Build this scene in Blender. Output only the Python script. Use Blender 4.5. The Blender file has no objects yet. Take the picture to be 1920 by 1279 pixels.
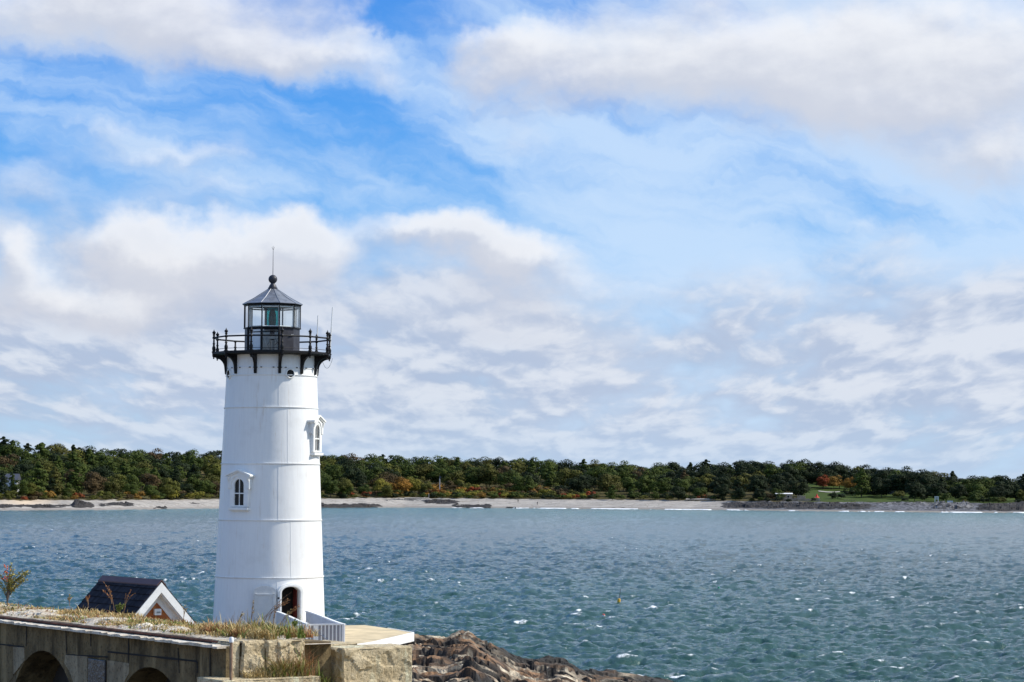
import bpy, bmesh, math, random
import numpy as np
from mathutils import Vector, Matrix
PI = math.pi
random.seed(7)
RNG = np.random.default_rng(11)
S = bpy.context.scene
COL = S.collection
R_ = math.radians

# ------------------------------------------------------------------ camera
F, HC, ROLL = 4500.0, 8.7, R_(0.3)
PITCH = math.atan((921 - 639.5) / F)
_f = Vector((0, math.cos(PITCH), math.sin(PITCH)))
_r0 = Vector((1, 0, 0)); _u0 = Vector((0, -math.sin(PITCH), math.cos(PITCH)))
_r = _r0 * math.cos(ROLL) + _u0 * math.sin(ROLL)
_u = _u0 * math.cos(ROLL) - _r0 * math.sin(ROLL)
cd = bpy.data.cameras.new('camera'); cam = bpy.data.objects.new('camera', cd); COL.objects.link(cam)
cam.matrix_world = Matrix(((_r.x, _u.x, -_f.x, 0), (_r.y, _u.y, -_f.y, 0), (_r.z, _u.z, -_f.z, HC), (0, 0, 0, 1)))
cd.sensor_width = 36; cd.lens = 36 * F / 1920; cd.clip_start = 0.5; cd.clip_end = 30000
S.camera = cam
def ray(px, py):
    return _r * ((px - 960) / F) - _u * ((py - 639.5) / F) + _f
def at(px, py, Y):            # point of the photo at distance Y
    d = ray(px, py); return Vector((0, 0, HC)) + d * (Y / d.y)
def atz(px, py, z):           # point of the photo at height z
    d = ray(px, py); return Vector((0, 0, HC)) + d * ((z - HC) / d.z)
def hor(px): return 921 + (px - 960) * math.tan(ROLL)

# ------------------------------------------------------------------ light
SUN_AZ, SUN_EL = R_(97), R_(43)      # azimuth from the -Y direction towards +X
S.view_settings.view_transform = 'Standard'; S.view_settings.look = 'None'
S.view_settings.exposure = 0.12; S.view_settings.gamma = 1.0
SKY_STRENGTH = 0.10
sd = Vector((math.sin(SUN_AZ) * math.cos(SUN_EL), -math.cos(SUN_AZ) * math.cos(SUN_EL), math.sin(SUN_EL)))
ld = bpy.data.lights.new('sun', 'SUN'); ld.energy = 5.0; ld.angle = R_(0.5); ld.color = (1.0, 0.95, 0.87)
lo = bpy.data.objects.new('sun', ld); COL.objects.link(lo)
lo.rotation_euler = (-sd).to_track_quat('-Z', 'Y').to_euler(); lo.location = (80, 0, 80)

# ------------------------------------------------------------------ node helper
class NT:
    def __init__(s, nt): s.nt = nt
    def n(s, typ, **kw):
        nd = s.nt.nodes.new(typ)
        for k, v in kw.items(): setattr(nd, k, v)
        return nd
    def put(s, sock, v):
        if isinstance(v, bpy.types.NodeSocket): s.nt.links.new(v, sock)
        else: sock.default_value = v
    def m(s, op, a, b=None, c=None, clamp=False):
        nd = s.n('ShaderNodeMath', operation=op, use_clamp=clamp)
        s.put(nd.inputs[0], a)
        if b is not None: s.put(nd.inputs[1], b)
        if c is not None: s.put(nd.inputs[2], c)
        return nd.outputs[0]
    def vm(s, op, a, b=None, c=None):
        nd = s.n('ShaderNodeVectorMath', operation=op)
        s.put(nd.inputs[0], a)
        if b is not None: s.put(nd.inputs[3 if op == 'SCALE' else 1], b)
        if c is not None: s.put(nd.inputs[2], c)
        return nd.outputs['Value'] if op in ('DOT_PRODUCT', 'LENGTH') else nd.outputs['Vector']
    def noise(s, vec, scale, detail=4, rough=0.55, dist=0.0, out='Fac'):
        nd = s.n('ShaderNodeTexNoise'); nd.inputs['Scale'].default_value = scale
        nd.inputs['Detail'].default_value = detail; nd.inputs['Roughness'].default_value = rough
        nd.inputs['Distortion'].default_value = dist
        if vec is not None: s.put(nd.inputs['Vector'], vec)
        return nd.outputs[out]
    def rng(s, v, a, b, c=0.0, d=1.0, smooth=True):
        nd = s.n('ShaderNodeMapRange', interpolation_type='SMOOTHSTEP' if smooth else 'LINEAR')
        s.put(nd.inputs[0], v)
        for i, x in enumerate((a, b, c, d)): s.put(nd.inputs[i + 1], x)
        return nd.outputs[0]
    def mix(s, f, a, b):
        nd = s.n('ShaderNodeMix', data_type='RGBA')
        s.put(nd.inputs[0], f)
        for i, x in ((6, a), (7, b)):
            s.put(nd.inputs[i], x if isinstance(x, bpy.types.NodeSocket) else (x[0], x[1], x[2], 1))
        return nd.outputs[2]
    def ramp(s, v, stops):
        nd = s.n('ShaderNodeValToRGB'); s.put(nd.inputs[0], v)
        e = nd.color_ramp.elements
        while len(e) < len(stops): e.new(0.5)
        for i, (p, c) in enumerate(stops): e[i].position = p; e[i].color = (c[0], c[1], c[2], 1)
        return nd.outputs[0]
    def scalevec(s, v, xyz): return s.vm('MULTIPLY', v, xyz)

# ------------------------------------------------------------------ sky with clouds
world = bpy.data.worlds.new('World'); S.world = world; world.use_nodes = True
world.node_tree.nodes.clear()
W = NT(world.node_tree)
def build_sky():
    tc = W.n('ShaderNodeTexCoord').outputs['Generated']
    sep = W.n('ShaderNodeSeparateXYZ'); W.put(sep.inputs[0], tc)
    X, Y, Z = sep.outputs
    u = W.m('ARCTAN2', X, Y); v = W.m('ARCSINE', Z)
    cmb = W.n('ShaderNodeCombineXYZ'); W.put(cmb.inputs[0], u); W.put(cmb.inputs[1], v)
    uv = cmb.outputs[0]
    # ragged edges: the cloud field is bent by two sizes of turbulence
    w1 = W.noise(uv, 11.0, 5, 0.6, out='Color')
    w1 = W.vm('MULTIPLY', W.vm('SUBTRACT', w1, (0.5, 0.5, 0.5)), (0.085, 0.045, 0))
    w2 = W.noise(uv, 60.0, 5, 0.62, out='Color')
    w2 = W.vm('MULTIPLY', W.vm('SUBTRACT', w2, (0.5, 0.5, 0.5)), (0.016, 0.013, 0))
    uvw = W.vm('ADD', W.vm('ADD', uv, w1), w2)
    B = [ # px, py, rx, ry, amplitude
        (300, 10, 330, 95, .85), (430, 90, 190, 60, .55), (640, 120, 150, 50, .5), (90, 40, 170, 70, .35),
        (930, 110, 120, 70, .6), (1080, 160, 170, 60, .5), (1280, 80, 280, 95, .75), (1480, 170, 190, 80, .4), (1640, 110, 220, 130, .6), (1850, 190, 230, 140, .85), (1890, 330, 120, 55, .55),
        (230, 258, 60, 30, .62), (360, 315, 170, 26, .60), (400, 370, 110, 24, .50), (70, 370, 130, 42, .50),
        (265, 465, 100, 62, 1.0), (380, 500, 170, 66, .85), (545, 480, 90, 52, .95), (560, 560, 260, 45, .30),
        (740, 425, 150, 38, .65), (880, 450, 100, 50, 1.0), (980, 505, 120, 46, .9), (680, 500, 200, 40, .15), (1120, 560, 120, 28, .4),
        (15, 505, 70, 50, .9), (70, 575, 150, 40, .65), (240, 600, 80, 42, .8),
        (1620, 430, 120, 26, .42), (1450, 560, 250, 40, .3), (850, 610, 220, 40, .4), (1200, 640, 180, 30, .35),
        (790, 55, 60, 75, -1.15), (700, 20, 40, 50, -.5), (975, 5, 70, 30, -.8), (330, 205, 440, 42, -.55), (620, 345, 260, 60, -.55), (1250, 395, 600, 50, -.35), (20, 190, 150, 60, -.4), (860, 30, 50, 30, -.4), (1250, 300, 420, 50, -.15)]
    def dens(p, warped, n_):
        acc = None
        for (px, py, rx, ry, a) in B:
            c = ((px - 960) / F, (hor(px) - py) / F)
            q = W.vm('MULTIPLY', W.vm('SUBTRACT', warped, (c[0], c[1], 0)), (F / rx / 1.15, F / ry / 1.15, 0))
            d = W.vm('DOT_PRODUCT', q, q)
            g = W.m('POWER', 0.3679, d)
            acc = W.m('MULTIPLY_ADD', g, a, acc if acc is not None else 0.0)
        return W.m('MULTIPLY_ADD', W.m('SUBTRACT', n_, 0.5), 1.25, acc)
    sc3 = (1, 1.75, 1); off = (0.0032, 0.0058, 0)
    dA = dens(uv, uvw, W.noise(W.vm('MULTIPLY', uv, sc3), 14.0, 9, 0.54))
    uvo = W.vm('ADD', uv, off)
    dB = dens(uvo, W.vm('ADD', uvw, off), W.noise(W.vm('MULTIPLY', uvo, sc3), 14.0, 9, 0.54))
    maskA = W.rng(dA, 0.05, 1.05)
    litA = W.rng(W.m('SUBTRACT', dA, dB), -0.16, 0.34)
    # lower field of broken cloud: puffs that grow flatter and smaller towards the horizon
    q = W.n('ShaderNodeCombineXYZ')
    zz = W.m('ADD', W.m('MAXIMUM', Z, 0.0), 0.055)
    lg = W.m('LOGARITHM', zz, 2.718)
    W.put(q.inputs[0], W.m('DIVIDE', u, W.m('POWER', zz, 0.55))); W.put(q.inputs[1], W.m('MULTIPLY', lg, 0.78)); q.inputs[2].default_value = 5.3
    qv = q.outputs[0]
    wq = W.vm('MULTIPLY', W.vm('SUBTRACT', W.noise(qv, 5.0, 4, 0.6, out='Color'), (0.5, 0.5, 0.5)), (0.11, 0.055, 0))
    qv = W.vm('ADD', qv, wq)
    def low(x): return W.noise(W.vm('MULTIPLY', x, (1.15, 1.0, 1)), 7.5, 8, 0.52)
    lm = W.noise(W.vm('MULTIPLY', qv, (0.6, 0.9, 1)), 3.4, 4, 0.5)
    l1 = low(qv); l2 = low(W.vm('ADD', qv, (0.008, 0.030, 0)))
    cover = W.rng(v, 0.060, 0.135, 0.0, 1.0)
    thr = W.m('MULTIPLY_ADD', cover, 0.27, 0.36)
    lsum = W.m('MULTIPLY_ADD', l1, 0.45, W.m('MULTIPLY', lm, 0.55))
    maskL = W.rng(W.m('SUBTRACT', lsum, thr), -0.07, 0.13)
    litL = W.rng(W.m('ADD', W.m('MULTIPLY', W.m('SUBTRACT', l1, l2), 0.8), W.m('MULTIPLY', W.m('SUBTRACT', lsum, 0.47), 0.55)), -0.07, 0.12)
    # thin veils
    rot = W.n('ShaderNodeVectorRotate', rotation_type='Z_AXIS'); W.put(rot.inputs['Vector'], uvw); rot.inputs['Angle'].default_value = 0.22
    vl = W.noise(W.vm('MULTIPLY', rot.outputs[0], (1.0, 3.6, 1)), 7.0, 6, 0.56, 0.12)
    veil = W.m('MULTIPLY', W.rng(W.m('MULTIPLY_ADD', W.rng(u, -0.10, 0.08), 0.17, vl), 0.42, 0.72), 0.80)
    # blue of the clear sky
    sky = W.n('ShaderNodeTexSky', sky_type='NISHITA', sun_disc=False, sun_elevation=SUN_EL, sun_rotation=PI - SUN_AZ,
              altitude=0, air_density=1.0, dust_density=0.3, ozone_density=2.0)
    vec = W.n('ShaderNodeCombineXYZ')
    W.put(vec.inputs[0], X); W.put(vec.inputs[1], Y); W.put(vec.inputs[2], W.m('MULTIPLY_ADD', W.m('ABSOLUTE', Z), 1.4, 0.03))
    W.put(sky.inputs[0], W.vm('NORMALIZE', vec.outputs[0]))
    ramp = W.ramp(W.m('MULTIPLY', v, 1.0), [(0.0, (0.46, 0.64, 0.84)), (0.05, (0.36, 0.58, 0.86)), (0.10, (0.17, 0.48, 0.93)), (0.16, (0.060, 0.34, 0.90)), (0.22, (0.045, 0.27, 0.84)), (0.9, (0.06, 0.20, 0.55))])
    k = 1.0 / SKY_STRENGTH
    blue = W.mix(0.22, W.vm('SCALE', ramp, k), sky.outputs[0])
    def C(c): return (c[0] * k, c[1] * k, c[2] * k)
    col = W.mix(veil, blue, C((0.58, 0.73, 0.92)))
    cl = W.mix(litL, C((0.42, 0.49, 0.64)), C((0.69, 0.72, 0.79)))
    col = W.mix(W.m('MULTIPLY', maskL, 0.86), col, cl)
    ca = W.mix(litA, C((0.56, 0.59, 0.68)), C((0.86, 0.87, 0.90)))
    thick = W.rng(dA, 0.6, 1.5)
    ca = W.mix(W.m('MULTIPLY', thick, 0.45), ca, C((0.70, 0.71, 0.75)))
    col = W.mix(W.m('MULTIPLY', maskA, 0.90), col, ca)
    hz = W.rng(v, 0.0, 0.045, 0.55, 0.0)
    col = W.mix(hz, col, C((0.44, 0.60, 0.80)))
    bg = W.n('ShaderNodeBackground'); W.put(bg.inputs[0], col); bg.inputs[1].default_value = SKY_STRENGTH
    out = W.n('ShaderNodeOutputWorld'); W.nt.links.new(bg.outputs[0], out.inputs[0])
build_sky()

# ------------------------------------------------------------------ numpy noise
_perm = np.random.default_rng(5).permutation(4096)
def _h(ix, iy, s=0):
    return _perm[(_perm[(ix + s * 131) & 4095] + iy) & 4095]
def vnoise(x, y, s=0):
    ix = np.floor(x).astype(int); iy = np.floor(y).astype(int); fx = x - ix; fy = y - iy
    fx = fx * fx * (3 - 2 * fx); fy = fy * fy * (3 - 2 * fy)
    a = _h(ix, iy, s); b = _h(ix + 1, iy, s); c = _h(ix, iy + 1, s); d = _h(ix + 1, iy + 1, s)
    return ((a * (1 - fx) + b * fx) * (1 - fy) + (c * (1 - fx) + d * fx) * fy) / 4096.0
def fbm(x, y, o=4, s=0, g=0.5):
    t = 0; a = 1; n = 0
    for k in range(o):
        t = t + a * vnoise(x * 2 ** k, y * 2 ** k, s + k); n += a; a *= g
    return t / n
def cells(x, y, s=0):
    """voronoi: random height of the nearest cell plus its tilt plane, and distance to the border"""
    ix = np.floor(x).astype(int); iy = np.floor(y).astype(int)
    d1 = np.full(x.shape, 9.0); d2 = np.full(x.shape, 9.0); hh = np.zeros(x.shape); tl = np.zeros(x.shape)
    for dx in (-1, 0, 1):
        for dy in (-1, 0, 1):
            cx = ix + dx; cy = iy + dy
            jx = cx + _h(cx, cy, s) / 4096.0; jy = cy + _h(cx, cy, s + 1) / 4096.0
            d = np.hypot(x - jx, y - jy); m = d < d1
            h = _h(cx, cy, s + 2) / 4096.0
            t = (x - jx) * (_h(cx, cy, s + 3) / 4096.0 - .5) + (y - jy) * (_h(cx, cy, s + 4) / 4096.0 - .5)
            d2 = np.where(m, d1, np.minimum(d2, d)); d1 = np.where(m, d, d1)
            hh = np.where(m, h, hh); tl = np.where(m, t, tl)
    return hh, tl, d2 - d1

# ------------------------------------------------------------------ mesh helpers
class MB:
    def __init__(s): s.v = []; s.f = []; s.mi = []
    def add(s, vs, fs, M=None, mi=0):
        o = len(s.v)
        s.v += [tuple(M @ Vector(p)) if M is not None else tuple(p) for p in vs]
        s.f += [tuple(i + o for i in f) for f in fs]; s.mi += [mi] * len(fs); return s
    def box(s, c, d, M=None, mi=0, rz=0.0):
        x, y, z = d[0] / 2, d[1] / 2, d[2] / 2
        T = Matrix.Translation(c) @ Matrix.Rotation(rz, 4, 'Z')
        if M is not None: T = M @ T
        vs = [(i * x, j * y, k * z) for k in (-1, 1) for j in (-1, 1) for i in (-1, 1)]
        return s.add(vs, [(0, 2, 3, 1), (4, 5, 7, 6), (0, 1, 5, 4), (2, 6, 7, 3), (0, 4, 6, 2), (1, 3, 7, 5)], T, mi)
    def lathe(s, prof, n=32, M=None, mi=0, rot=0.0, closed=False):
        vs = [(r * math.sin(2 * PI * i / n + rot), -r * math.cos(2 * PI * i / n + rot), z) for r, z in prof for i in range(n)]
        m = len(prof); fs = []
        rng = range(m) if closed else range(m - 1)
        for j in rng:
            k = (j + 1) % m
            for i in range(n):
                i2 = (i + 1) % n; fs.append((j * n + i, j * n + i2, k * n + i2, k * n + i))
        if not closed:
            if prof[0][0] > 1e-4: fs.append(tuple(reversed(range(n))))
            if prof[-1][0] > 1e-4: fs.append(tuple((m - 1) * n + i for i in range(n)))
        return s.add(vs, fs, M, mi)
    def tube(s, pts, r, n=8, M=None, mi=0, closed=False, r2=None):
        pts = [Vector(p) for p in pts]; N = len(pts); vs = []; fs = []
        for i, p in enumerate(pts):
            a = pts[(i - 1) % N] if (closed or i) else p; b = pts[(i + 1) % N] if (closed or i < N - 1) else p
            t = (b - a).normalized(); ref = Vector((0, 0, 1)) if abs(t.z) < .9 else Vector((1, 0, 0))
            x = t.cross(ref).normalized(); y = x.cross(t)
            rr = r if r2 is None else r + (r2 - r) * i / (N - 1)
            vs += [p + x * rr * math.cos(2 * PI * k / n) + y * rr * math.sin(2 * PI * k / n) for k in range(n)]
        for i in range(N if closed else N - 1):
            j = (i + 1) % N
            for k in range(n):
                k2 = (k + 1) % n; fs.append((i * n + k, i * n + k2, j * n + k2, j * n + k))
        if not closed: fs += [tuple(range(n)), tuple((N - 1) * n + k for k in reversed(range(n)))]
        return s.add(vs, fs, M, mi)
    def prism(s, poly, y0, y1, M=None, mi=0):          # polygon in local x,z, extruded in y
        n = len(poly); vs = [(x, y0, z) for x, z in poly] + [(x, y1, z) for x, z in poly]
        fs = [tuple(range(n)), tuple(reversed(range(n, 2 * n)))] + [(i, i + n, (i + 1) % n + n, (i + 1) % n) for i in range(n)]
        return s.add(vs, fs, M, mi)
    def loops(s, A, Bq, y0, y1, M=None, mi=0, closed=True):   # frame between two loops of equal count, x,z
        n = len(A); vs = [(x, y0, z) for x, z in A] + [(x, y0, z) for x, z in Bq] + [(x, y1, z) for x, z in A] + [(x, y1, z) for x, z in Bq]
        fs = []
        for i in range(n if closed else n - 1):
            j = (i + 1) % n
            fs += [(i, j, n + j, n + i), (2 * n + j, 2 * n + i, 3 * n + i, 3 * n + j), (j, i, 2 * n + i, 2 * n + j), (n + i, n + j, 3 * n + j, 3 * n + i)]
        return s.add(vs, fs, M, mi)
    def build(s, name, mat, parent=None, smooth=None, bevel=0):
        me = bpy.data.meshes.new(name); me.from_pydata(s.v, [], s.f)
        bm = bmesh.new(); bm.from_mesh(me); bmesh.ops.recalc_face_normals(bm, faces=bm.faces); bm.to_mesh(me); bm.free()
        mats = mat if isinstance(mat, (list, tuple)) else [mat]
        for m in mats: me.materials.append(m)
        me.polygons.foreach_set('material_index', s.mi)
        if smooth is not None:
            me.polygons.foreach_set('use_smooth', [True] * len(me.polygons)); me.set_sharp_from_angle(angle=R_(smooth))
        o = bpy.data.objects.new(name, me); COL.objects.link(o)
        if parent: o.parent = parent
        if bevel:
            b = o.modifiers.new('b', 'BEVEL'); b.width = bevel; b.segments = 2; b.limit_method = 'ANGLE'
        return o
def tag(o, label=None, cat=None, group=None, kind=None):
    if label: o['label'] = label
    if cat: o['category'] = cat
    if group: o['group'] = group
    if kind: o['kind'] = kind
    return o
def empty(name, loc, rz=0.0):
    o = bpy.data.objects.new(name, None); COL.objects.link(o); o.location = loc; o.rotation_euler = (0, 0, rz)
    o.empty_display_size = .2; return o
def npmesh(name, V, Fq, mat, smooth=True, parent=None, attrs=None):
    me = bpy.data.meshes.new(name); nv = len(V); k = Fq.shape[1]; nf = len(Fq)
    me.vertices.add(nv); me.vertices.foreach_set('co', np.ascontiguousarray(V, dtype=np.float32).ravel())
    me.loops.add(nf * k); me.loops.foreach_set('vertex_index', Fq.astype(np.int32).ravel())
    me.polygons.add(nf); me.polygons.foreach_set('loop_start', np.arange(0, nf * k, k, dtype=np.int32))
    me.update(calc_edges=True); me.validate()
    me.polygons.foreach_set('use_smooth', np.full(len(me.polygons), smooth))
    for an, av in (attrs or {}).items():
        at_ = me.attributes.new(an, 'FLOAT', 'POINT'); at_.data.foreach_set('value', np.asarray(av, dtype=np.float32).ravel())
    me.materials.append(mat)
    o = bpy.data.objects.new(name, me); COL.objects.link(o)
    if parent: o.parent = parent
    return o
def gridfaces(nr, nc):
    i = np.arange(nr * nc).reshape(nr, nc)
    return np.stack([i[:-1, :-1], i[:-1, 1:], i[1:, 1:], i[1:, :-1]], -1).reshape(-1, 4)

# ------------------------------------------------------------------ materials
def mat(name, color, rough=0.7, metal=0.0, bump=0.0, bscale=10.0, var=0.12, vscale=2.0, spec=0.5, stretch=(1, 1, 1)):
    m = bpy.data.materials.new(name); m.use_nodes = True; t = NT(m.node_tree); p = m.node_tree.nodes['Principled BSDF']
    tc = t.n('ShaderNodeTexCoord').outputs['Object']
    v = t.noise(t.scalevec(tc, stretch), vscale, 5, .6)
    c = t.mix(t.rng(v, .3, .7), tuple(x * (1 - var) for x in color), tuple(min(1, x * (1 + var)) for x in color))
    t.put(p.inputs['Base Color'], c); p.inputs['Roughness'].default_value = rough; p.inputs['Metallic'].default_value = metal
    p.inputs['Specular IOR Level'].default_value = spec
    if bump:
        b = t.n('ShaderNodeBump'); b.inputs['Strength'].default_value = 1.0; b.inputs['Distance'].default_value = bump
        t.put(b.inputs['Height'], t.noise(tc, bscale, 5, .6)); t.put(p.inputs['Normal'], b.outputs[0])
    return m
def new_mat(name):
    m = bpy.data.materials.new(name); m.use_nodes = True; return m, NT(m.node_tree), m.node_tree.nodes['Principled BSDF']

def tower_paint():
    m, t, p = new_mat('white_tower_paint')
    tc = t.n('ShaderNodeTexCoord').outputs['Object']
    streak = t.noise(t.scalevec(tc, (7, 7, .35)), 1.6, 6, .6)
    blot = t.noise(tc, 1.3, 5, .6)
    c = t.mix(t.rng(streak, .35, .75), (.82, .82, .80), (.775, .775, .76))
    c = t.mix(t.m('MULTIPLY', t.rng(blot, .5, .75), .5), c, (.70, .69, .66))
    rust = t.rng(t.noise(t.scalevec(tc, (4, 4, .30)), 2.0, 6, .66), .57, .74, 0, .38)
    c = t.mix(rust, c, (.52, .40, .27))
    t.put(p.inputs['Base Color'], c); p.inputs['Roughness'].default_value = .38
    b = t.n('ShaderNodeBump'); b.inputs['Distance'].default_value = .012; b.inputs['Strength'].default_value = .6
    t.put(b.inputs['Height'], t.noise(tc, 2.2, 4, .5)); t.put(p.inputs['Normal'], b.outputs[0])
    return m
M_TOWER = tower_paint()
M_WHITE = mat('white_trim_paint', (.82, .82, .79), .5, var=.05, vscale=5, bump=.002, bscale=30)
M_BLACK = mat('black_iron_paint', (.006, .006, .007), .5, spec=.25, var=.4, vscale=8, bump=.003, bscale=30)
M_ROOF = mat('grey_metal_roof', (.19, .20, .225), .36, metal=.35, var=.25, vscale=4)
M_LANTERN = mat('dark_grey_iron', (.035, .034, .042), .45, spec=.3, var=.25, vscale=4)
M_DARKIN = mat('dark_interior', (.012, .010, .009), .9)
M_RED = mat('dark_red_door_paint', (.10, .012, .008), .6)
M_PANE = mat('dark_window_glass', (.006, .006, .007), .12, var=.2, spec=.25)
M_GREYDOOR = mat('pale_grey_door_paint', (.66, .66, .64), .5, var=.05, vscale=6)
M_BEACON = mat('beacon_equipment_grey', (.30, .31, .31), .45, metal=.3)
def glass(name, tint=(1, 1, 1), fac=.90):
    m, t, p = new_mat(name); m.node_tree.nodes.remove(p)
    tr = t.n('ShaderNodeBsdfTransparent'); tr.inputs[0].default_value = (*tint, 1)
    gl = t.n('ShaderNodeBsdfGlossy'); gl.inputs['Roughness'].default_value = .03
    fr = t.n('ShaderNodeFresnel'); fr.inputs[0].default_value = 1.45
    ms = t.n('ShaderNodeMixShader'); t.put(ms.inputs[0], fr.outputs[0])
    m.node_tree.links.new(tr.outputs[0], ms.inputs[1]); m.node_tree.links.new(gl.outputs[0], ms.inputs[2])
    m.node_tree.links.new(ms.outputs[0], m.node_tree.nodes['Material Output'].inputs[0]); return m
M_GLASS = glass('clear_lantern_glass', (.93, .97, .98))
M_TEAL = glass('teal_green_lens_cover', (.10, .50, .50))
M_LENS = mat('dark_teal_lens_glass', (.012, .13, .14), .18, var=.4, vscale=8, stretch=(1, 1, 6))

# ------------------------------------------------------------------ lighthouse
PXM = 45.0
def lz(y): return (1185 - y) / PXM
base = at(504, 1185, 100)
LH_ROT = math.atan2(-base.x, base.y)
LH = tag(empty('lighthouse', base, LH_ROT), 'tall white cast iron lighthouse with black gallery and glazed lantern', 'lighthouse')
def on(th, r, z):       # local frame on the tower: x right, -y outward, z up
    a = R_(th); c, s = math.cos(a), math.sin(a)
    return Matrix(((c, -s, 0, r * s), (s, c, 0, -r * c), (0, 0, 1, z), (0, 0, 0, 1)))
def rad(z): return (104.7 - z * PXM * 0.0418) / PXM      # tower radius at local height
def apply_bool(o, cutter):
    b = o.modifiers.new('cut', 'BOOLEAN'); b.object = cutter; b.operation = 'DIFFERENCE'; b.solver = 'EXACT'
    dg = bpy.context.evaluated_depsgraph_get(); me = bpy.data.meshes.new_from_object(o.evaluated_get(dg))
    o.modifiers.clear(); old = o.data; o.data = me; bpy.data.meshes.remove(old)
    me.polygons.foreach_set('use_smooth', [True] * len(me.polygons)); me.set_sharp_from_angle(angle=R_(30))
def arch(w, h, n=12, rise=None):
    """open loop from bottom left over the arch to bottom right, x,z with z=0 at the bottom"""
    rise = w / 2 if rise is None else rise
    pts = [(-w / 2, 0), (-w / 2, (h - rise) * .5)]
    pts += [(-w / 2 * math.cos(PI * i / n), h - rise + rise * math.sin(PI * i / n)) for i in range(n + 1)]
    return pts + [(w / 2, (h - rise) * .5), (w / 2, 0)]
DOOR_TH, DOOR_Z = 21.6, .0
seams = [lz(1185), lz(1081), lz(976), lz(872), lz(768), lz(708)]
for i in range(5):
    z0, z1 = seams[i], seams[i + 1]
    mb = MB(); nz = 6
    prof = [(rad(z0 + (z1 - z0) * k / nz), z0 + .004 + (z1 - z0 - .004) * k / nz) for k in range(nz + 1)]
    inn = [(r - .14, z) for r, z in reversed(prof)]
    mb.lathe(prof + inn, 180, closed=True)
    o = mb.build('tower_section', M_TOWER, LH, smooth=30)
    if i == 0:
        cb = MB(); ar = arch(.80, lz(1097) - .02, rise=.24)
        cb.prism(ar, -.6, .8, on(DOOR_TH, rad(1), .02))
        cut = cb.build('cutter', M_TOWER, LH)
        apply_bool(o, cut); bpy.data.objects.remove(cut)
    # bolted flange at the top of the section
    fb = MB(); r = rad(z1)
    fb.lathe([(r - .02, z1 - .045), (r + .020, z1 - .04), (r + .036, z1 - .012), (r + .036, z1 + .008), (r - .02, z1 + .012)], 180, closed=True)
    fb.build('flange', M_TOWER, LH, smooth=30)
    for th in ([9 + 90 * k + 14 * (i % 2) for k in range(4)] if i != 3 else [20 + 90 * k for k in range(4)]):
        if i == 0 and abs(th - DOOR_TH) < 18: th = DOOR_TH - 13.6
        sb = MB(); n = 5
        rr = [(z0 + .02 + (z1 - z0 - .07) * k / n) for k in range(n + 1)]
        vs = []
        for z in rr:
            Mx = on(th, rad(z), z)
            vs += [Mx @ Vector(p) for p in ((-.014, .01, 0), (-.014, -.007, 0), (.014, -.007, 0), (.014, .01, 0))]
        sb.add(vs, [(4 * k + j, 4 * k + (j + 1) % 4, 4 * k + 4 + (j + 1) % 4, 4 * k + 4 + j) for k in range(n) for j in range(4)])
        sb.build('seam_strip', M_TOWER, LH)
# dark inside of the ground floor
MB().lathe([(1.2, .02), (1.6, .02), (1.6, 2.2), (0.01, 2.2)], 32).build('dark_stairwell', M_DARKIN, LH)
MB().lathe([(0.01, .04), (2.28, .04), (2.28, .0), (0.01, .0)], 64).build('floor_plate', M_DARKIN, LH)
# collar under the gallery
zt, zd0, zd1 = lz(708), lz(671), lz(664.5)
rc = 85 / PXM
mb = MB(); mb.lathe([(rc - .1, zt + .01), (rc, zt + .01), (rc, lz(695)), (rc + .0, zd0), (rc - .1, zd0)], 144, closed=True)
mb.build('collar', M_TOWER, LH, smooth=30)
MB().lathe([(rc - .01, lz(696)), (rc + .025, lz(695.6)), (rc + .025, lz(694)), (rc - .01, lz(693.6))], 144, closed=True).build('collar_band', M_TOWER, LH, smooth=30)
for k in range(24):   # dark bolts on the band
    MB().box((0, 0, 0), (.07, .05, .035), on(9.6 + 7.5 + 15 * k, rc + .03, lz(694.8))).build('band_bolt', M_BLACK, LH)
# brackets
for k in range(12):
    th = 9.6 + 30 * k
    pl = [(0, 0), (.56, 0), (.56, -.07)]
    for j in range(9):
        a = PI / 2 * j / 8
        pl.append((.54 - .44 * math.sin(a), -.52 + .44 * math.cos(a)))
    pl += [(.075, -.74), (.055, -.78), (0, -.78)]
    Mx = on(th, rc - .004, zd0) @ Matrix.Rotation(-PI / 2, 4, 'Z')
    MB().prism(pl, -.055, .055, Mx).build('gallery_bracket', M_BLACK, LH)
    MB().box((0, 0, 0), (.20, .03, .035), on(th, rc + .015, lz(695))).build('bracket_strap', M_BLACK, LH)
RG = 111 / PXM
o = MB().lathe([(1.0, zd0), (RG - .06, zd0), (RG - .03, zd0 + .03), (RG + .02, zd0 + .05), (RG + .02, zd1 - .02), (RG - .01, zd1), (1.0, zd1)], 12, rot=R_(9.6), closed=True)
o.build('gallery_deck', M_BLACK, LH)
pp = [(.01, -.27), (.028, -.25), (.018, -.21), (.045, -.17), (.05, -.10), (.055, 0), (.07, .0), (.07, .03), (.045, .06), (.055, .12), (.058, .2), (.035, .27), (.03, .33),
      (.05, .36), (.03, .39), (.026, .56), (.05, .58), (.055, .62), (.035, .66), (.028, .70), (.05, .73), (.03, .76), (.055, .80), (.06, .83), (.04, .87), (.02, .89), (.012, .93), (.001, .96)]
for k in range(12):
    th = 9.6 + 30 * k
    prof = pp if k != 7 else [q for q in pp if q[1] < .60] + [(.055, .61), (.05, .63)]
    MB().lathe([(r * 1.3, z) for r, z in prof], 10, on(th, RG - .03, zd1 - .02)).build('baluster_post', M_BLACK, LH, smooth=40)
ring = lambda r, z: [Vector((r * math.sin(R_(9.6 + 30 * k)), -r * math.cos(R_(9.6 + 30 * k)), z)) for k in range(12)]
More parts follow.
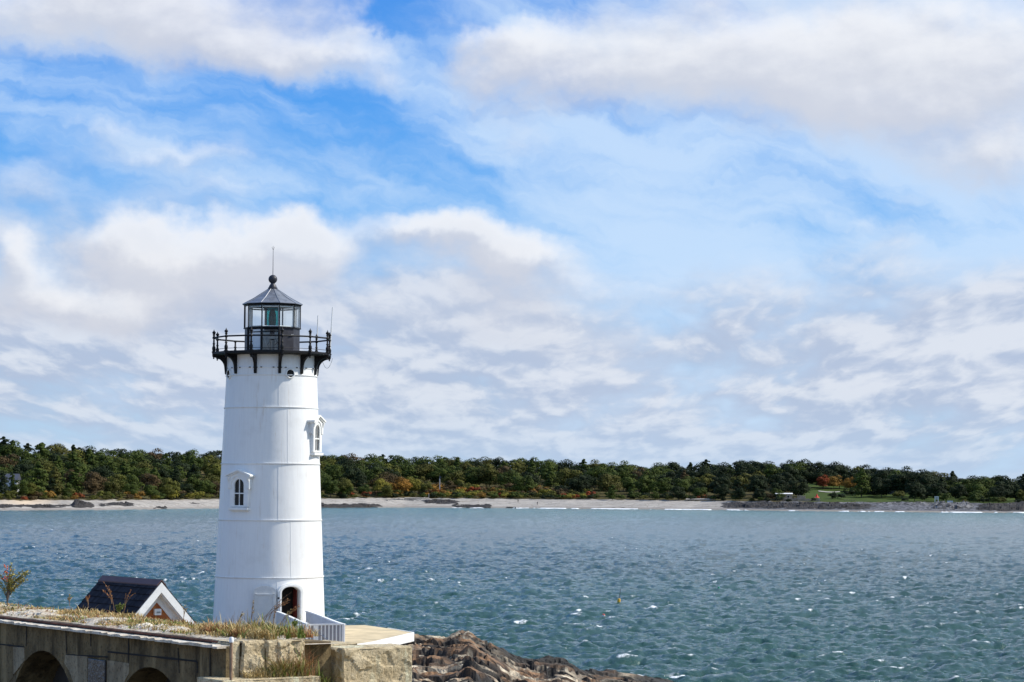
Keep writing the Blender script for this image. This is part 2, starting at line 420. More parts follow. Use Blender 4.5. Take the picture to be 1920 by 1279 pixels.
MB().tube(ring(RG - .03, zd1 + .60), .034, 8, closed=True).build('top_rail', M_BLACK, LH)
MB().tube(ring(RG - .03, zd1 + .10), .011, 6, closed=True).build('lower_wire', M_BLACK, LH)
# lantern
RL, a0 = 52.5 / PXM, 14.0
zl0, zl1, zl2 = zd1, lz(618), lz(577)
def facet(k, r): a = R_(a0 + 36 * k); return Vector((r * math.sin(a), -r * math.cos(a), 0))
for k in range(10):
    A, Bp = facet(k, RL), facet(k + 1, RL); up = Vector((0, 0, 1))
    opening = k in (8, 9)       # the two glazed lower bays
    if not opening:
        mb = MB(); a, b = facet(k, RL - .02), facet(k + 1, RL - .02); ai, bi = facet(k, RL - .06), facet(k + 1, RL - .06)
        vs = [p + up * z for z in (zl0, zl1) for p in (a, b, bi, ai)]
        mb.add(vs, [(0, 1, 2, 3), (4, 7, 6, 5), (0, 4, 5, 1), (1, 5, 6, 2), (2, 6, 7, 3), (3, 7, 4, 0)])
        mb.build('lower_panel', M_LANTERN, LH)
        a2, b2 = facet(k, RL - .075), facet(k + 1, RL - .075)
        MB().add([a2 + up * (zl0 + .02), b2 + up * (zl0 + .02), b2 + up * (zl1 - .02), a2 + up * (zl1 - .02)], [(0, 1, 2, 3)]).build('inner_lining', M_WHITE, LH)
    else:
        mb = MB(); a, b = facet(k, RL - .03), facet(k + 1, RL - .03)
        mb.add([a + up * (zl0 + .1), b + up * (zl0 + .1), b + up * (zl1 - .08), a + up * (zl1 - .08)], [(0, 1, 2, 3)])
        mb.build('lower_pane' if k == 9 else 'painted_reflection_panel', M_GLASS if k == 9 else M_WHITE, LH)  # one glazed bay: opaque white panel paints the pale reflection in its pane
        fb = MB()
        for z in (zl0 + .05, zl1 - .06, zl1 - .20):
            fb.tube([a + up * z, b + up * z], .035 if z != zl1 - .20 else .022, 4)
        fb.build('lower_frame', M_BLACK, LH)
    mb = MB(); a, b = facet(k, RL - .015), facet(k + 1, RL - .015)
    mb.add([a + up * zl1, b + up * zl1, b + up * zl2, a + up * zl2], [(0, 1, 2, 3)])
    mb.build('lantern_pane', M_GLASS, LH)
    mb = MB().tube([A + up * zl1, A + up * zl2], .024, 6)
    if k in (9, 8, 0): mb.tube([A + up * zl0, A + up * zl1], .055, 6)
    mb.build('mullion', M_BLACK, LH)
    ai = facet(k, RL - .06)
    MB().tube([ai + up * zl1, ai + up * zl2], .026, 6).build('inner_mullion', M_WHITE, LH)
    a_, b_ = facet(k, RL - .05), facet(k + 1, RL - .05)
    MB().tube([a_ + up * (zl2 - .06), b_ + up * (zl2 - .06)], .03, 4).build('inner_rail', M_WHITE, LH)
    MB().tube([a_ + up * (zl1 + .04), b_ + up * (zl1 + .04)], .02, 4).build('inner_rail', M_WHITE, LH)
MB().lathe([(RL - .05, zl1 - .03), (RL + .035, zl1 - .03), (RL + .035, zl1 + .012), (RL - .05, zl1 + .012)], 10, rot=R_(a0), closed=True).build('glazing_sill', M_BLACK, LH)
RE = 56.6 / PXM
MB().lathe([(.1, zl2 + .05), (RL - .06, zl2), (RL + .02, zl2), (RL + .03, zl2 + .04), (RE - .005, lz(573.5)), (.2, lz(572))], 10, rot=R_(a0), closed=True).build('eave', M_BLACK, LH)
zr0, zr1 = lz(573.4), lz(543)
MB().lathe([(.1, zr0), (RE, zr0), (RE, zr0 + .02), (RE * .62, zr0 + (zr1 - zr0) * .40), (.17, zr1), (.1, zr1)], 10, rot=R_(a0), closed=True).build('lantern_roof', M_ROOF, LH)
rb = MB()
for k in range(10):
    pts = []
    for r, z in ((RE + .004, zr0 + .02), (RE * .62 + .006, zr0 + (zr1 - zr0) * .40 + .004), (.175, zr1)):
        a = R_(a0 + 36 * k); pts.append((r * math.sin(a), -r * math.cos(a), z))
    rb.tube(pts, .013, 5)
rb.build('roof_rib', mat('pale_roof_seam', (.30, .31, .33), .35, metal=.4), LH)
zb = lz(525)
prof = [(.0, zr1 - .04), (.20, zr1 - .03), (.20, zr1 + .04), (.165, zr1 + .06), (.15, zr1 + .12), (.10, zr1 + .19), (.085, zb - .17)]
prof += [(.185 * math.cos(a), zb + .185 * math.sin(a)) for a in [R_(-62 + 152 * i / 12) for i in range(13)]]
prof[-1] = (.001, zb + .186)
MB().lathe(prof, 24).build('vent_ball', M_LANTERN, LH, smooth=40)
rod = MB().tube([(0, 0, zb + .17), (0, 0, lz(470))], .016, 6, r2=.009)
for dx, dy in ((0, 0), (.05, 0), (-.05, 0), (0, .05)):
    rod.tube([(0, 0, lz(470)), (dx * .8, dy * .8, lz(466)), (dx, dy, lz(462 if dx == dy == 0 else 464))], .006, 5)
rod.build('lightning_rod', M_LANTERN, LH)
# optic: a teal cover with a barrel shaped lens
MB().lathe([(.33, zl1 + .03), (.33, lz(582.5))], 32).build('lens_cover', M_TEAL, LH, smooth=60)
bl = MB().lathe([(.001, zl1), (.12, zl1 + .02), (.15, zl1 + .2), (.16, zl1 + .40), (.15, zl1 + .58), (.11, zl1 + .72), (.05, zl1 + .79), (.001, zl1 + .80)], 28)
bl.build('lens', M_LENS, LH, smooth=60)
MB().lathe([(.36, lz(583)), (.36, lz(581)), (.001, lz(580.9))], 32).build('lens_cap', M_TEAL, LH)
MB().lathe([(.10, zd1), (.10, zl1 - .1), (.34, zl1 - .06), (.34, zl1 + .02), (.001, zl1 + .02)], 24).build('lens_pedestal', M_LANTERN, LH)
eq = MB().box((.05, -.45, zd1 + .66), (.30, .2, .20)).tube([(-.1, -.5, zd1 + .12), (-.18, -.5, zd1 + .35), (-.05, -.5, zd1 + .55), (.05, -.5, zd1 + .6)], .018, 6)
eq.lathe([(.09, zd1), (.09, zd1 + .42), (.13, zd1 + .44), (.13, zd1 + .5), (.001, zd1 + .5)], 14, Matrix.Translation((.0, -.5, 0)))
eq.tube([(.1, -.55, zd1 + .3), (.22, -.55, zd1 + .42), (.18, -.55, zd1 + .52)], .022, 6)
eq.build('beacon_equipment', M_BEACON, LH, smooth=40)
MB().box((0, -.03, zd1 + .72), (.16, .02, .05), on(45, RL - .03, 0)).build('nameplate', M_BEACON, LH)
# portholes
for th in (23.2, -67.4, 113, 203):
    Mx = on(th, rad(lz(706)), lz(706)) @ Matrix.Rotation(PI / 2, 4, 'X')
    f_ = MB().lathe([(.155, -.05), (.155, .055), (.175, .07), (.205, .06), (.215, .02), (.215, -.05)], 28, Mx, closed=True).build('porthole', M_WHITE, LH, smooth=35)
    MB().lathe([(.001, .02), (.16, .02)], 28, Mx).build('porthole_pane', M_PANE, f_)
    MB().lathe([(.145, .01), (.154, .01), (.154, .052), (.145, .052)], 28, Mx, closed=True).build('porthole_gasket', M_BLACK, f_)
# windows
def window(th, ybot, dark_half=False):
    z0 = lz(ybot); Mx = on(th, rad(z0 + .8), z0)
    h = 1.16; wi = .54; wo = .90
    inner = arch(wi, h); outer = arch(wo, h + .20)
    T = Mx @ Matrix.Translation((0, 0, .16))
    fr = MB().loops(outer, inner, -.10, .22, T, closed=False).build('window', M_WHITE, LH, smooth=30)
    # second, recessed moulding and the sashes
    MB().loops(arch(wi + .02, h + .01), arch(wi - .07, h - .035), -.09, .06, T, closed=False).build('sash_frame', M_WHITE, fr)
    sb = MB().box((0, -.055, h * .47), (wi - .02, .05, .045), T).box((0, -.05, .03), (wi, .06, .06), T).box((0, -.05, h * .5), (.032, .035, h - .06), T)
    sb.build('sash_bars', M_WHITE, fr)
    MB().prism(arch(wi - .02, h), -.03, -.02, T).build('pane', M_PANE, fr)
    MB().box((0, -.02, .075), (.98, .30, .10), Mx).box((0, .0, .015), (.90, .22, .05), Mx).build('sill', M_WHITE, fr, bevel=.008)
    hb = MB(); zt_ = .16 + h
    hb.prism([(-.64, zt_ + .07), (-.64, zt_ + .14), (0, zt_ + .37), (.64, zt_ + .14), (.64, zt_ + .07), (0, zt_ + .30)], -.22, .25, Mx)
    hb.prism([(-.59, zt_ + .02), (-.59, zt_ + .075), (0, zt_ + .305), (.59, zt_ + .075), (.59, zt_ + .02), (0, zt_ + .25)], -.18, .25, Mx)
    # spandrel between arch and hood
    A_ = [(-.50, zt_ - .40), (-.50, zt_ - .2)]; n = 12
    for i in range(n + 1):
        a = PI * i / n; x = -.5 * math.cos(a) * 1.0
        A_.append((x, zt_ + .03 + .24 * (1 - abs(x) / .59)))
    A_ += [(.50, zt_ - .2), (.50, zt_ - .40)]
    Bi = [(-.37, zt_ - .40), (-.37, zt_ - .27)] + [(-.37 * math.cos(PI * i / n), zt_ - .27 + .37 * math.sin(PI * i / n)) for i in range(n + 1)] + [(.37, zt_ - .27), (.37, zt_ - .40)]
    hb.loops(A_, Bi, -.13, .22, Mx, closed=False)
    for sx in (-1, 1):
        hb.prism([(0, zt_ + .06), (0, zt_ - .42), (-.07, zt_ - .46), (-.09, zt_ - .40), (-.10, zt_ - .15), (-.15, zt_ - .02), (-.17, zt_ + .06)], -.05, .05,
                 Mx @ Matrix.Translation((sx * .49, -.04, 0)) @ Matrix.Rotation(PI / 2, 4, 'Z') @ Matrix.Scale(1, 4))
    hb.build('hood', M_WHITE, fr, bevel=.006)
window(-36, 959); window(67, 857)
# doorway
zd = .02; hd = lz(1097) - .02; TD = on(DOOR_TH, rad(1), zd)
df = MB().loops(arch(1.10, hd + .14, rise=.36), arch(.80, hd, rise=.24), -.10, .12, TD, closed=False).build('doorway', M_WHITE, LH, smooth=30)
MB().loops(arch(.97, hd + .08, rise=.30), arch(.84, hd + .02, rise=.25), -.13, -.09, TD, closed=False).build('door_moulding', M_WHITE, df)
MB().box((.36, .34, .95), (.04, .36, 1.7), TD).build('inner_door', M_RED, df)
MB().box((0, -.1, -.03), (1.1, .35, .08), TD).build('threshold', M_BEACON, df)
TL = on(DOOR_TH - 26, rad(1) + .09, .04) @ Matrix.Rotation(R_(6), 4, 'Z')
lf = MB().prism(arch(.92, hd + .02, rise=.24), -.05, .0, TL).build('door_leaf', M_GREYDOOR, LH)
lb = MB().box((0, -.065, hd * .83), (.80, .03, .05), TL).box((0, -.065, .5), (.80, .03, .05), TL).box((-.37, -.065, hd * .45), (.07, .03, hd * .8), TL).box((.37, -.065, hd * .45), (.07, .03, hd * .8), TL)
lb.box((0, 0, 0), (.05, .02, 1.55), TL @ Matrix.Translation((0, -.065, 1.02)) @ Matrix.Rotation(R_(25), 4, 'Y'))
lb.build('door_battens', M_GREYDOOR, lf)
MB().box((.02, -.14, 1.5), (.07, .05, .07), on(DOOR_TH - 13.2, rad(1), 0)).build('door_latch', M_BLACK, lf)
# antennas and cable
M_ANT = mat('white_fibreglass', (.82, .82, .80), .5)
for px_, yt, yb, th, lean, label in ((600.5, 587, 633, 129.6, .03, 'short white whip antenna clamped to the gallery rail post'), (626, 575, 652, 99.6, .09, 'long white whip antenna leaning outward at the gallery rail edge')):
    a = R_(th) + LH_ROT; p = base + Vector((math.sin(a) * RG, -math.cos(a) * RG, 0))
    z0, z1 = base.z + lz(yb), base.z + lz(yt); x = RG * .0
    e = empty('whip_antenna', (p.x, p.y, z0))
    tag(e, label, 'antenna', 'whip antennas on the lighthouse gallery')
    MB().tube([(0, 0, 0), (lean * .9, 0, z1 - z0)], .032, 6, r2=.022).build('whip', M_ANT, e)
    MB().tube([(0, 0, -.06), (0, 0, .22)], .03, 8).build('clamp', M_ANT, e)
a = R_(100); p0 = Vector((RG * math.sin(a), -RG * math.cos(a), zd0))
MB().tube([p0 + Vector((-.35 + .45 * t, 0, -.42 * math.sin(PI * t) ** .8 - .02)) for t in [i / 14 for i in range(15)]], .007, 5).build('hanging_cable', M_BLACK, LH)

# ------------------------------------------------------------------ water
def ocean(N, L, wind, peak, rms, seed, kmax_cut=None):
    rg = np.random.default_rng(seed)
    k1 = np.fft.fftfreq(N, d=L / N) * 2 * PI
    kx, ky = np.meshgrid(k1, k1, indexing='ij'); k = np.hypot(kx, ky); k[0, 0] = 1
    cosf = (kx * wind[0] + ky * wind[1]) / k
    kp = 2 * PI / peak
    P = np.exp(-1.1 * (kp / k) ** 2) / k ** 3.55 * (0.15 + np.abs(cosf) ** 1.7)
    P[0, 0] = 0
    h = (rg.normal(size=k.shape) + 1j * rg.normal(size=k.shape)) * np.sqrt(P)
    H = np.fft.ifft2(h).real; sc = rms / H.std()
    dx = np.fft.ifft2(1j * h * kx / k).real * sc * 1; dy = np.fft.ifft2(1j * h * ky / k).real * sc
    H = H * sc
    d = L / N
    jac = (1 + np.gradient(dx, d, axis=0)) * (1 + np.gradient(dy, d, axis=1)) - np.gradient(dx, d, axis=1) ** 2
    return H, dx, dy, jac
def samp(A, L, x, y):
    N = A.shape[0]; fx = (x / L * N) % N; fy = (y / L * N) % N
    i = fx.astype(int) % N; j = fy.astype(int) % N; a = fx - np.floor(fx); b = fy - np.floor(fy); i2 = (i + 1) % N; j2 = (j + 1) % N
    return (A[i, j] * (1 - a) + A[i2, j] * a) * (1 - b) + (A[i, j2] * (1 - a) + A[i2, j2] * a) * b
def shore_px():
    return [(-700, 950, ), (0, 957), (200, 956), (420, 953), (650, 952), (760, 951.5), (1000, 953), (1300, 955.5), (1500, 958), (1700, 960), (1920, 961.5), (2600, 968)]
_spx = np.array([p[0] for p in shore_px()]); _spy = np.array([p[1] for p in shore_px()])
_sD = np.array([HC * F / (y - hor(x)) for x, y in zip(_spx, _spy)])
def shoreD(px): return np.interp(px, _spx, _sD)
def build_water():
    NR, NCc = 900, 900
    inv = np.linspace(1 / 70.0, 1 / 1500.0, NR)
    D = 1 / inv
    t = np.linspace(-.265, .265, NCc)
    D = np.concatenate([[-200.0, 20.0], D, [1700.0]])
    t = np.concatenate([[-6, -1.5, -.5], t, [.5, 1.5, 6]])
    DD, TT = np.meshgrid(D, t, indexing='ij')
    Yw = DD; Xw = TT * np.maximum(DD, 40)
    wa = R_(28); wind = (math.sin(wa), -math.cos(wa))
    L1, L2 = 163.0, 47.0
    H1, X1, Y1, J1 = ocean(1024, L1, wind, 5.2, .105, 3)
    wb = R_(8); H2, X2, Y2, J2 = ocean(512, L2, (math.sin(wb), -math.cos(wb)), 1.9, .050, 8)
    c, s = math.cos(.45), math.sin(.45)
    U = Xw * c - Yw * s; Vv = Xw * s + Yw * c
    fade = np.clip(1.25 - DD / 900, .35, 1)
    z = samp(H1, L1, Xw, Yw) * np.clip(1.1 - DD / 3200, .6, 1) + samp(H2, L2, U, Vv) * fade
    chop = 1.0
    dx = samp(X1, L1, Xw, Yw); dy = samp(Y1, L1, Xw, Yw)
    jac = samp(J1, L1, Xw, Yw); jac2 = samp(J2, L2, U, Vv)
    gust = fbm(Xw / 60, Yw / 160, 3, 9)
    foam = np.clip((.43 + .34 * (gust - .5) - jac) * 4.0, 0, 1)
    f2 = np.clip((.30 - jac2) * 3.0, 0, 1) * np.clip((vnoise(Xw / 9, Yw / 22, 4) - .62) * 5, 0, 1)
    foam = np.clip(foam + f2 * .8, 0, 1) * np.clip(1.25 - DD / 700, .25, 1) * (.45 + .75 * vnoise(Xw * 3.0, Yw * 1.5, 2))
    pxw = 960 + F * TT
    edgeD = 104.5 + np.clip((pxw - 775) / 480, 0, 1.5) * 6
    near_rock = np.clip(1 - np.abs(DD - edgeD - 2.0) / 4.5, 0, 1) * np.clip((pxw - 850) / 60, 0, 1) * np.clip((1420 - pxw) / 120, 0, 1)
    foam = np.clip(foam + near_rock * np.clip((fbm(Xw * .9, Yw * .45, 4, 77) - .47) * 6, 0, 1) * .9, 0, 1)
    inside = (DD > 60) & (DD < 1600) & (np.abs(TT) < .3)
    z = np.where(inside, z, 0.0); dx = np.where(inside, dx, 0); dy = np.where(inside, dy, 0); foam = np.where(inside, foam, 0)
    patch = fbm(Xw / 70 + 3, Yw / 190, 4, 21)
    near = np.clip((1.0 - np.abs(DD) / 1200), 0.15, 1)
    P = np.stack([Xw - dx * .8, Yw - dy * .8 * near, z], -1).reshape(-1, 3)
    m, t_, p = new_mat('sea_water')
    tc = t_.n('ShaderNodeTexCoord').outputs['Object']
    at_f = t_.n('ShaderNodeAttribute', attribute_name='foam').outputs['Fac']
    at_p = t_.n('ShaderNodeAttribute', attribute_name='patch').outputs['Fac']
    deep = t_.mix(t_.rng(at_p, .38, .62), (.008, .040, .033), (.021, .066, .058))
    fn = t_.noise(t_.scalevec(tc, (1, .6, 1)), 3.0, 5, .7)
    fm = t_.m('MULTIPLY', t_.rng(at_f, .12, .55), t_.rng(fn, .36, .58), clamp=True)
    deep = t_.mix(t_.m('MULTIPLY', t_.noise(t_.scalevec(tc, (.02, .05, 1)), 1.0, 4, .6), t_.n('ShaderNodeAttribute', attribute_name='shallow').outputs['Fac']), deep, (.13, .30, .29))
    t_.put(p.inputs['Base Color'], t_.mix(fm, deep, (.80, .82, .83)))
    t_.put(p.inputs['Roughness'], t_.m('MULTIPLY_ADD', fm, .5, .12)); p.inputs['IOR'].default_value = 1.32; p.inputs['Specular Tint'].default_value = (.84, 1.0, .95, 1)
    b1 = t_.n('ShaderNodeBump'); b1.inputs['Distance'].default_value = .13; b1.inputs['Strength'].default_value = 1
    hgt = t_.m('ADD', t_.noise(t_.scalevec(tc, (.8, 1.4, 1)), 2.3, 6, .66), t_.m('MULTIPLY', t_.noise(t_.scalevec(tc, (.7, 1, 1)), .45, 4, .5), .9))
    t_.put(b1.inputs['Height'], hgt); t_.put(p.inputs['Normal'], b1.outputs[0])
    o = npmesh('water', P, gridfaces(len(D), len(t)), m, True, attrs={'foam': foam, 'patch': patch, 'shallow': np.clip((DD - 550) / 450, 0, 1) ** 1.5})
    tag(o, 'rippled blue green sea with small whitecaps', 'water', kind='structure')
build_water()

# ------------------------------------------------------------------ far shore terrain
_sil = [(-500, 838), (0, 829), (20, 834), (45, 840), (62, 841), (95, 831), (145, 831), (200, 835), (235, 845), (290, 843), (415, 846), (600, 850), (640, 850), (700, 857), (780, 856), (860, 857), (940, 858), (1000, 862),
        (1100, 867), (1200, 867), (1290, 873), (1320, 866), (1400, 867), (1430, 863), (1500, 858), (1540, 864), (1580, 868), (1620, 877), (1690, 877), (1730, 883), (1760, 886), (1800, 888), (1830, 894), (1920, 894), (2500, 898)]
_sx = np.array([p[0] for p in _sil]); _sy = np.array([p[1] for p in _sil])
TB, HB = 215.0, 13.8
def zback(px):
    y = np.interp(px, _sx, _sy); hy = 921 + (px - 960) * math.tan(ROLL)
    D = shoreD(px) + TB
    return HC + (hy - y) * D / F - HB + 1.0
_zb_px = np.linspace(-700, 2600, 400); _zb = zback(_zb_px)
_k = np.ones(21) / 21; _zb = np.convolve(np.pad(_zb, 10, mode='edge'), _k, 'valid')
def beach_top(px): return np.interp(px, [-500, 0, 300, 700, 1000, 1400, 1920, 2600], [3.6, 3.8, 3.8, 4.6, 4.6, 4.2, 4.1, 4.1])
def terr(px, t):
    """height at t metres behind the waterline"""
    zt_ = beach_top(px)
    z = np.where(t < 0, t * .07, 0)
    z = np.where((t >= 0) & (t < 50), zt_ * np.clip(t / 50, 0, 1) ** .8, z)
    s = np.clip((t - 50) / 160, 0, 1)
    zb = np.interp(px, _zb_px, _zb)
    return np.where(t >= 50, zt_ + (np.maximum(zb, zt_ + 1) - zt_) * s ** 1.1, z)
def shore_pt(px, t, dz=0.0):
    D = float(shoreD(px)) + t
    return Vector(((px - 960) / F * D, D, float(terr(np.array([float(px)]), np.array([float(t)]))[0]) + dz))
def px_for(px, t): return px
def build_terrain():
    ts = np.concatenate([np.linspace(-30, 60, 110), np.linspace(62, 300, 60), [400, 900]])
    pxs = np.linspace(-650, 2570, 900)
    PX, T = np.meshgrid(pxs, ts, indexing='xy')
    D = shoreD(PX) + T
    rough = np.where((T > 2) & (T < 60), (fbm(PX / 14, T / 5, 4, 31) - .5) * .7, 0) + np.where(T > 60, (fbm(PX / 40, T / 30, 3, 33) - .5) * 1.0, 0)
    Z = terr(PX, np.minimum(T, 260)) + rough * np.clip(np.abs(T) / 12, 0, 1)
    Z = Z + 5.0 * np.clip((T - 226) / 14, 0, 1) * np.clip((330 - T) / 30, 0, 1)
    Z = np.where(T > 320, Z - 6, Z)
    X = (PX - 960) / F * D
    P = np.stack([X, D, Z], -1).reshape(-1, 3)
    lawn = np.clip((PX - 1490) / 20, 0, 1) * np.clip((T - 52) / 4, 0, 1)
    veg = np.clip((T - 50 + (fbm(PX / 12, T / 9, 3, 41) - .5) * 14) / 3, 0, 1)
    rocky = np.clip((PX - 1330) / 100, 0, 1) * np.clip((T - 3) / 3, 0, 1)
    m, t, p = new_mat('shore_ground')
    tc = t.n('ShaderNodeTexCoord').outputs['Object']
    A = lambda n: t.n('ShaderNodeAttribute', attribute_name=n).outputs['Fac']
    n1 = t.noise(t.scalevec(tc, (.12, .35, .5)), 1.0, 6, .65); n2 = t.noise(tc, .6, 6, .7)
    sand = t.mix(t.rng(n1, .35, .65), (.26, .24, .22), (.40, .37, .33))
    sand = t.mix(t.rng(A('t'), 3, 9, .75, 0), sand, (.22, .20, .18))
    sand = t.mix(t.rng(n2, .56, .64, 0, .8), sand, (.11, .09, .06))
    sand = t.mix(t.rng(t.noise(t.scalevec(tc, (.03, .30, .5)), 1.0, 5, .7), .56, .64, 0, .55), sand, (.17, .14, .11))
    warm = t.mix(A('warm'), sand, (.58, .46, .33))
    rock = t.mix(t.rng(n2, .42, .62), (.045, .045, .050), (.20, .20, .215))
    c = t.mix(A('rocky'), warm, rock)
    soil = t.mix(t.rng(n2, .4, .6), (.035, .040, .014), (.10, .075, .03))
    c = t.mix(A('veg'), c, soil)
    grass = t.mix(t.rng(n1, .35, .65), (.028, .055, .010), (.060, .085, .018))
    grass = t.mix(t.rng(n2, .5, .65, 0, .6), grass, (.085, .075, .025))
    c = t.mix(A('lawn'), c, grass)
    t.put(p.inputs['Base Color'], c); p.inputs['Roughness'].default_value = .95; p.inputs['Specular IOR Level'].default_value = .1
    o = npmesh('shore_ground', P, gridfaces(len(ts), len(pxs)), m, True,
               attrs={'t': T, 'veg': veg, 'lawn': lawn, 'rocky': rocky, 'warm': np.clip(1 - np.abs(PX - 50) / 70, 0, 1) * np.clip((T - 22) / 6, 0, 1)})
    tag(o, 'sandy beach and ground rising behind it across the water', 'shore', kind='structure')
    # thin surf along the waterline
    pxs = np.linspace(850, 2200, 1200); n = len(pxs)
    w = np.clip(fbm(pxs / 45, pxs * 0 + 2, 5, 55, .65) * 4.2 - 2.0, .0, 1) * 4.2 * np.clip((pxs - 880) / 200, .25, 1)
    d0 = shoreD(pxs) - 1.5 + (fbm(pxs / 25, pxs * 0, 3, 56) - .5) * 5
    rows = []
    for s_, zz in ((-1, .02), (-.4, .22), (.25, .30), (1, .1)):
        d = d0 + s_ * w * 1.1; rows.append(np.stack([(pxs - 960) / F * d, d, np.clip(w, 0, 1) * zz * 1.3 - .1], -1))
    P = np.stack(rows).reshape(-1, 3)
    sf = npmesh('surf', P, gridfaces(4, n), mat('surf_foam', (.80, .82, .84), .8), True)
    tag(sf, 'thin white line of surf breaking along the far beach', 'surf', kind='stuff')
build_terrain()

# ------------------------------------------------------------------ trees of the far shore
def leaf_mat(name, c1, c2, c3):
    m, t, p = new_mat(name)
    oi = t.n('ShaderNodeObjectInfo').outputs['Random']
    at_c = t.n('ShaderNodeAttribute', attribute_name='clump').outputs['Fac']
    c = t.mix(t.rng(at_c, 0, 1), c1, c2)
    c = t.mix(t.m('MULTIPLY', oi, .7), c, c3)
    t.put(p.inputs['Base Color'], c); p.inputs['Roughness'].default_value = .75; p.inputs['Specular IOR Level'].default_value = .15
    return m
LM = {
    'green': leaf_mat('green_foliage', (.024, .038, .006), (.075, .098, .013), (.036, .054, .008)),
    'dark': leaf_mat('dark_green_foliage', (.008, .015, .005), (.022, .035, .009), (.012, .021, .006)),
    'olive': leaf_mat('olive_foliage', (.048, .052, .008), (.115, .118, .017), (.06, .055, .012)),
    'yellow': leaf_mat('yellow_green_foliage', (.10, .10, .012), (.22, .19, .024), (.16, .14, .02)),
    'orange': leaf_mat('orange_foliage', (.15, .075, .014), (.31, .15, .022), (.20, .12, .024)),
    'red': leaf_mat('red_foliage', (.13, .026, .010), (.27, .05, .014), (.18, .055, .016)),
    'brown': leaf_mat('russet_foliage', (.042, .030, .012), (.095, .060, .022), (.065, .045, .018)),
}
M_BARK = mat('tree_bark', (.07, .055, .045), .9, var=.3)
def crown_mesh(name, w, h, nclump, nleaf, leaf, seed, kind='leafy', z0=.35):
    rg = np.random.default_rng(seed)
    V = []; Cl = []
    cs = []
    if kind == 'pine':
        for i in range(nclump):
            f_ = i / nclump; z = h * (z0 + (1 - z0) * f_); rr = w / 2 * (1 - f_) ** .5 * rg.uniform(.55, 1.1)
            a = rg.uniform(0, 2 * PI); r0 = rr * rg.uniform(.35, .75)
            cs.append((r0 * math.cos(a), r0 * math.sin(a), z, max(rr * .62, .5), .45, rg.uniform()))
        cs.append((0, 0, h * .97, .7, .9, .6))
    else:
        for i in range(nclump):
            while True:
                p = rg.uniform(-1, 1, 3)
                if .25 < np.linalg.norm(p) < 1: break
            zc = h * (z0 + (1 - z0) / 2)
            r = w * rg.uniform(.15, .27)
            cs.append((p[0] * (w / 2 - r * .5), p[1] * (w / 2 - r * .5), zc + p[2] * (h * (1 - z0) / 2 - r * .5), r, rg.uniform(.6, .85), rg.uniform()))
    for (x, y, z, r, fl, cv) in cs:
        n = max(8, int(nleaf / len(cs)))
        d = rg.normal(size=(n, 3)); d /= np.linalg.norm(d, axis=1)[:, None]
        d[:, 2] = np.where(d[:, 2] < -.3, -d[:, 2], d[:, 2])
        rad_ = r * rg.uniform(.72, 1.08, n)[:, None]
        c = np.array([x, y, z]) + d * rad_ * np.array([1, 1, fl])
        nn = d + rg.normal(size=(n, 3)) * .16; nn /= np.linalg.norm(nn, axis=1)[:, None]
        a = np.cross(nn, rg.normal(size=(n, 3))); a /= np.linalg.norm(a, axis=1)[:, None]; b = np.cross(nn, a)
        s_ = leaf * rg.uniform(.5, 1.15, n)[:, None]
        q = np.stack([c - a * s_ * .5 - b * s_ * .3, c + a * s_ * .5 - b * s_ * .35, c + a * s_ * .35 + b * s_ * .5, c - a * s_ * .4 + b * s_ * .4], 1)
        V.append(q.reshape(-1, 3)); Cl.append(np.repeat(np.clip(cv + rg.normal(size=n) * .2, 0, 1), 4))
    V = np.concatenate(V); Cl = np.concatenate(Cl); Fq = np.arange(len(V)).reshape(-1, 4)
    o = npmesh(name, V, Fq, LM['green'], False, attrs={'clump': Cl}); me = o.data; bpy.data.objects.remove(o); return me
def trunk_mesh(name, h, r, top, seed, pine=False):
    rg = random.Random(seed); mb = MB()
    mb.tube([(0, 0, -.5), (rg.uniform(-.1, .1), 0, h * .3), (rg.uniform(-.3, .3), rg.uniform(-.3, .3), h * .6), (0, 0, h * top)], r, 7, r2=r * .3)
    for i in range(6):
        a = rg.uniform(0, 2 * PI); z = h * rg.uniform(.3, .7); l = h * rg.uniform(.15, .25)
        mb.tube([(0, 0, z), (math.cos(a) * l * .5, math.sin(a) * l * .5, z + l * (.2 if pine else .4)), (math.cos(a) * l, math.sin(a) * l, z + l * (.25 if pine else .9))], r * .4, 5, r2=r * .1)
    o = mb.build(name, M_BARK); me = o.data; bpy.data.objects.remove(o); return me
LEAFY = [(crown_mesh('crown', 13.5 + i, 13.5, 26, 4200, .66, 100 + i, z0=.03), trunk_mesh('trunk', 11, .28, .8, i)) for i in range(6)]
PINES = [(crown_mesh('crown', 11 + i, 14.5, 46, 2800, .66, 200 + i, 'pine', z0=.08), trunk_mesh('trunk', 15, .3, .95, 50 + i, True)) for i in range(3)]
SHRUBS = [crown_mesh('shrub', 7, 3.8, 12, 900, .46, 300 + i, z0=-.05) for i in range(5)]
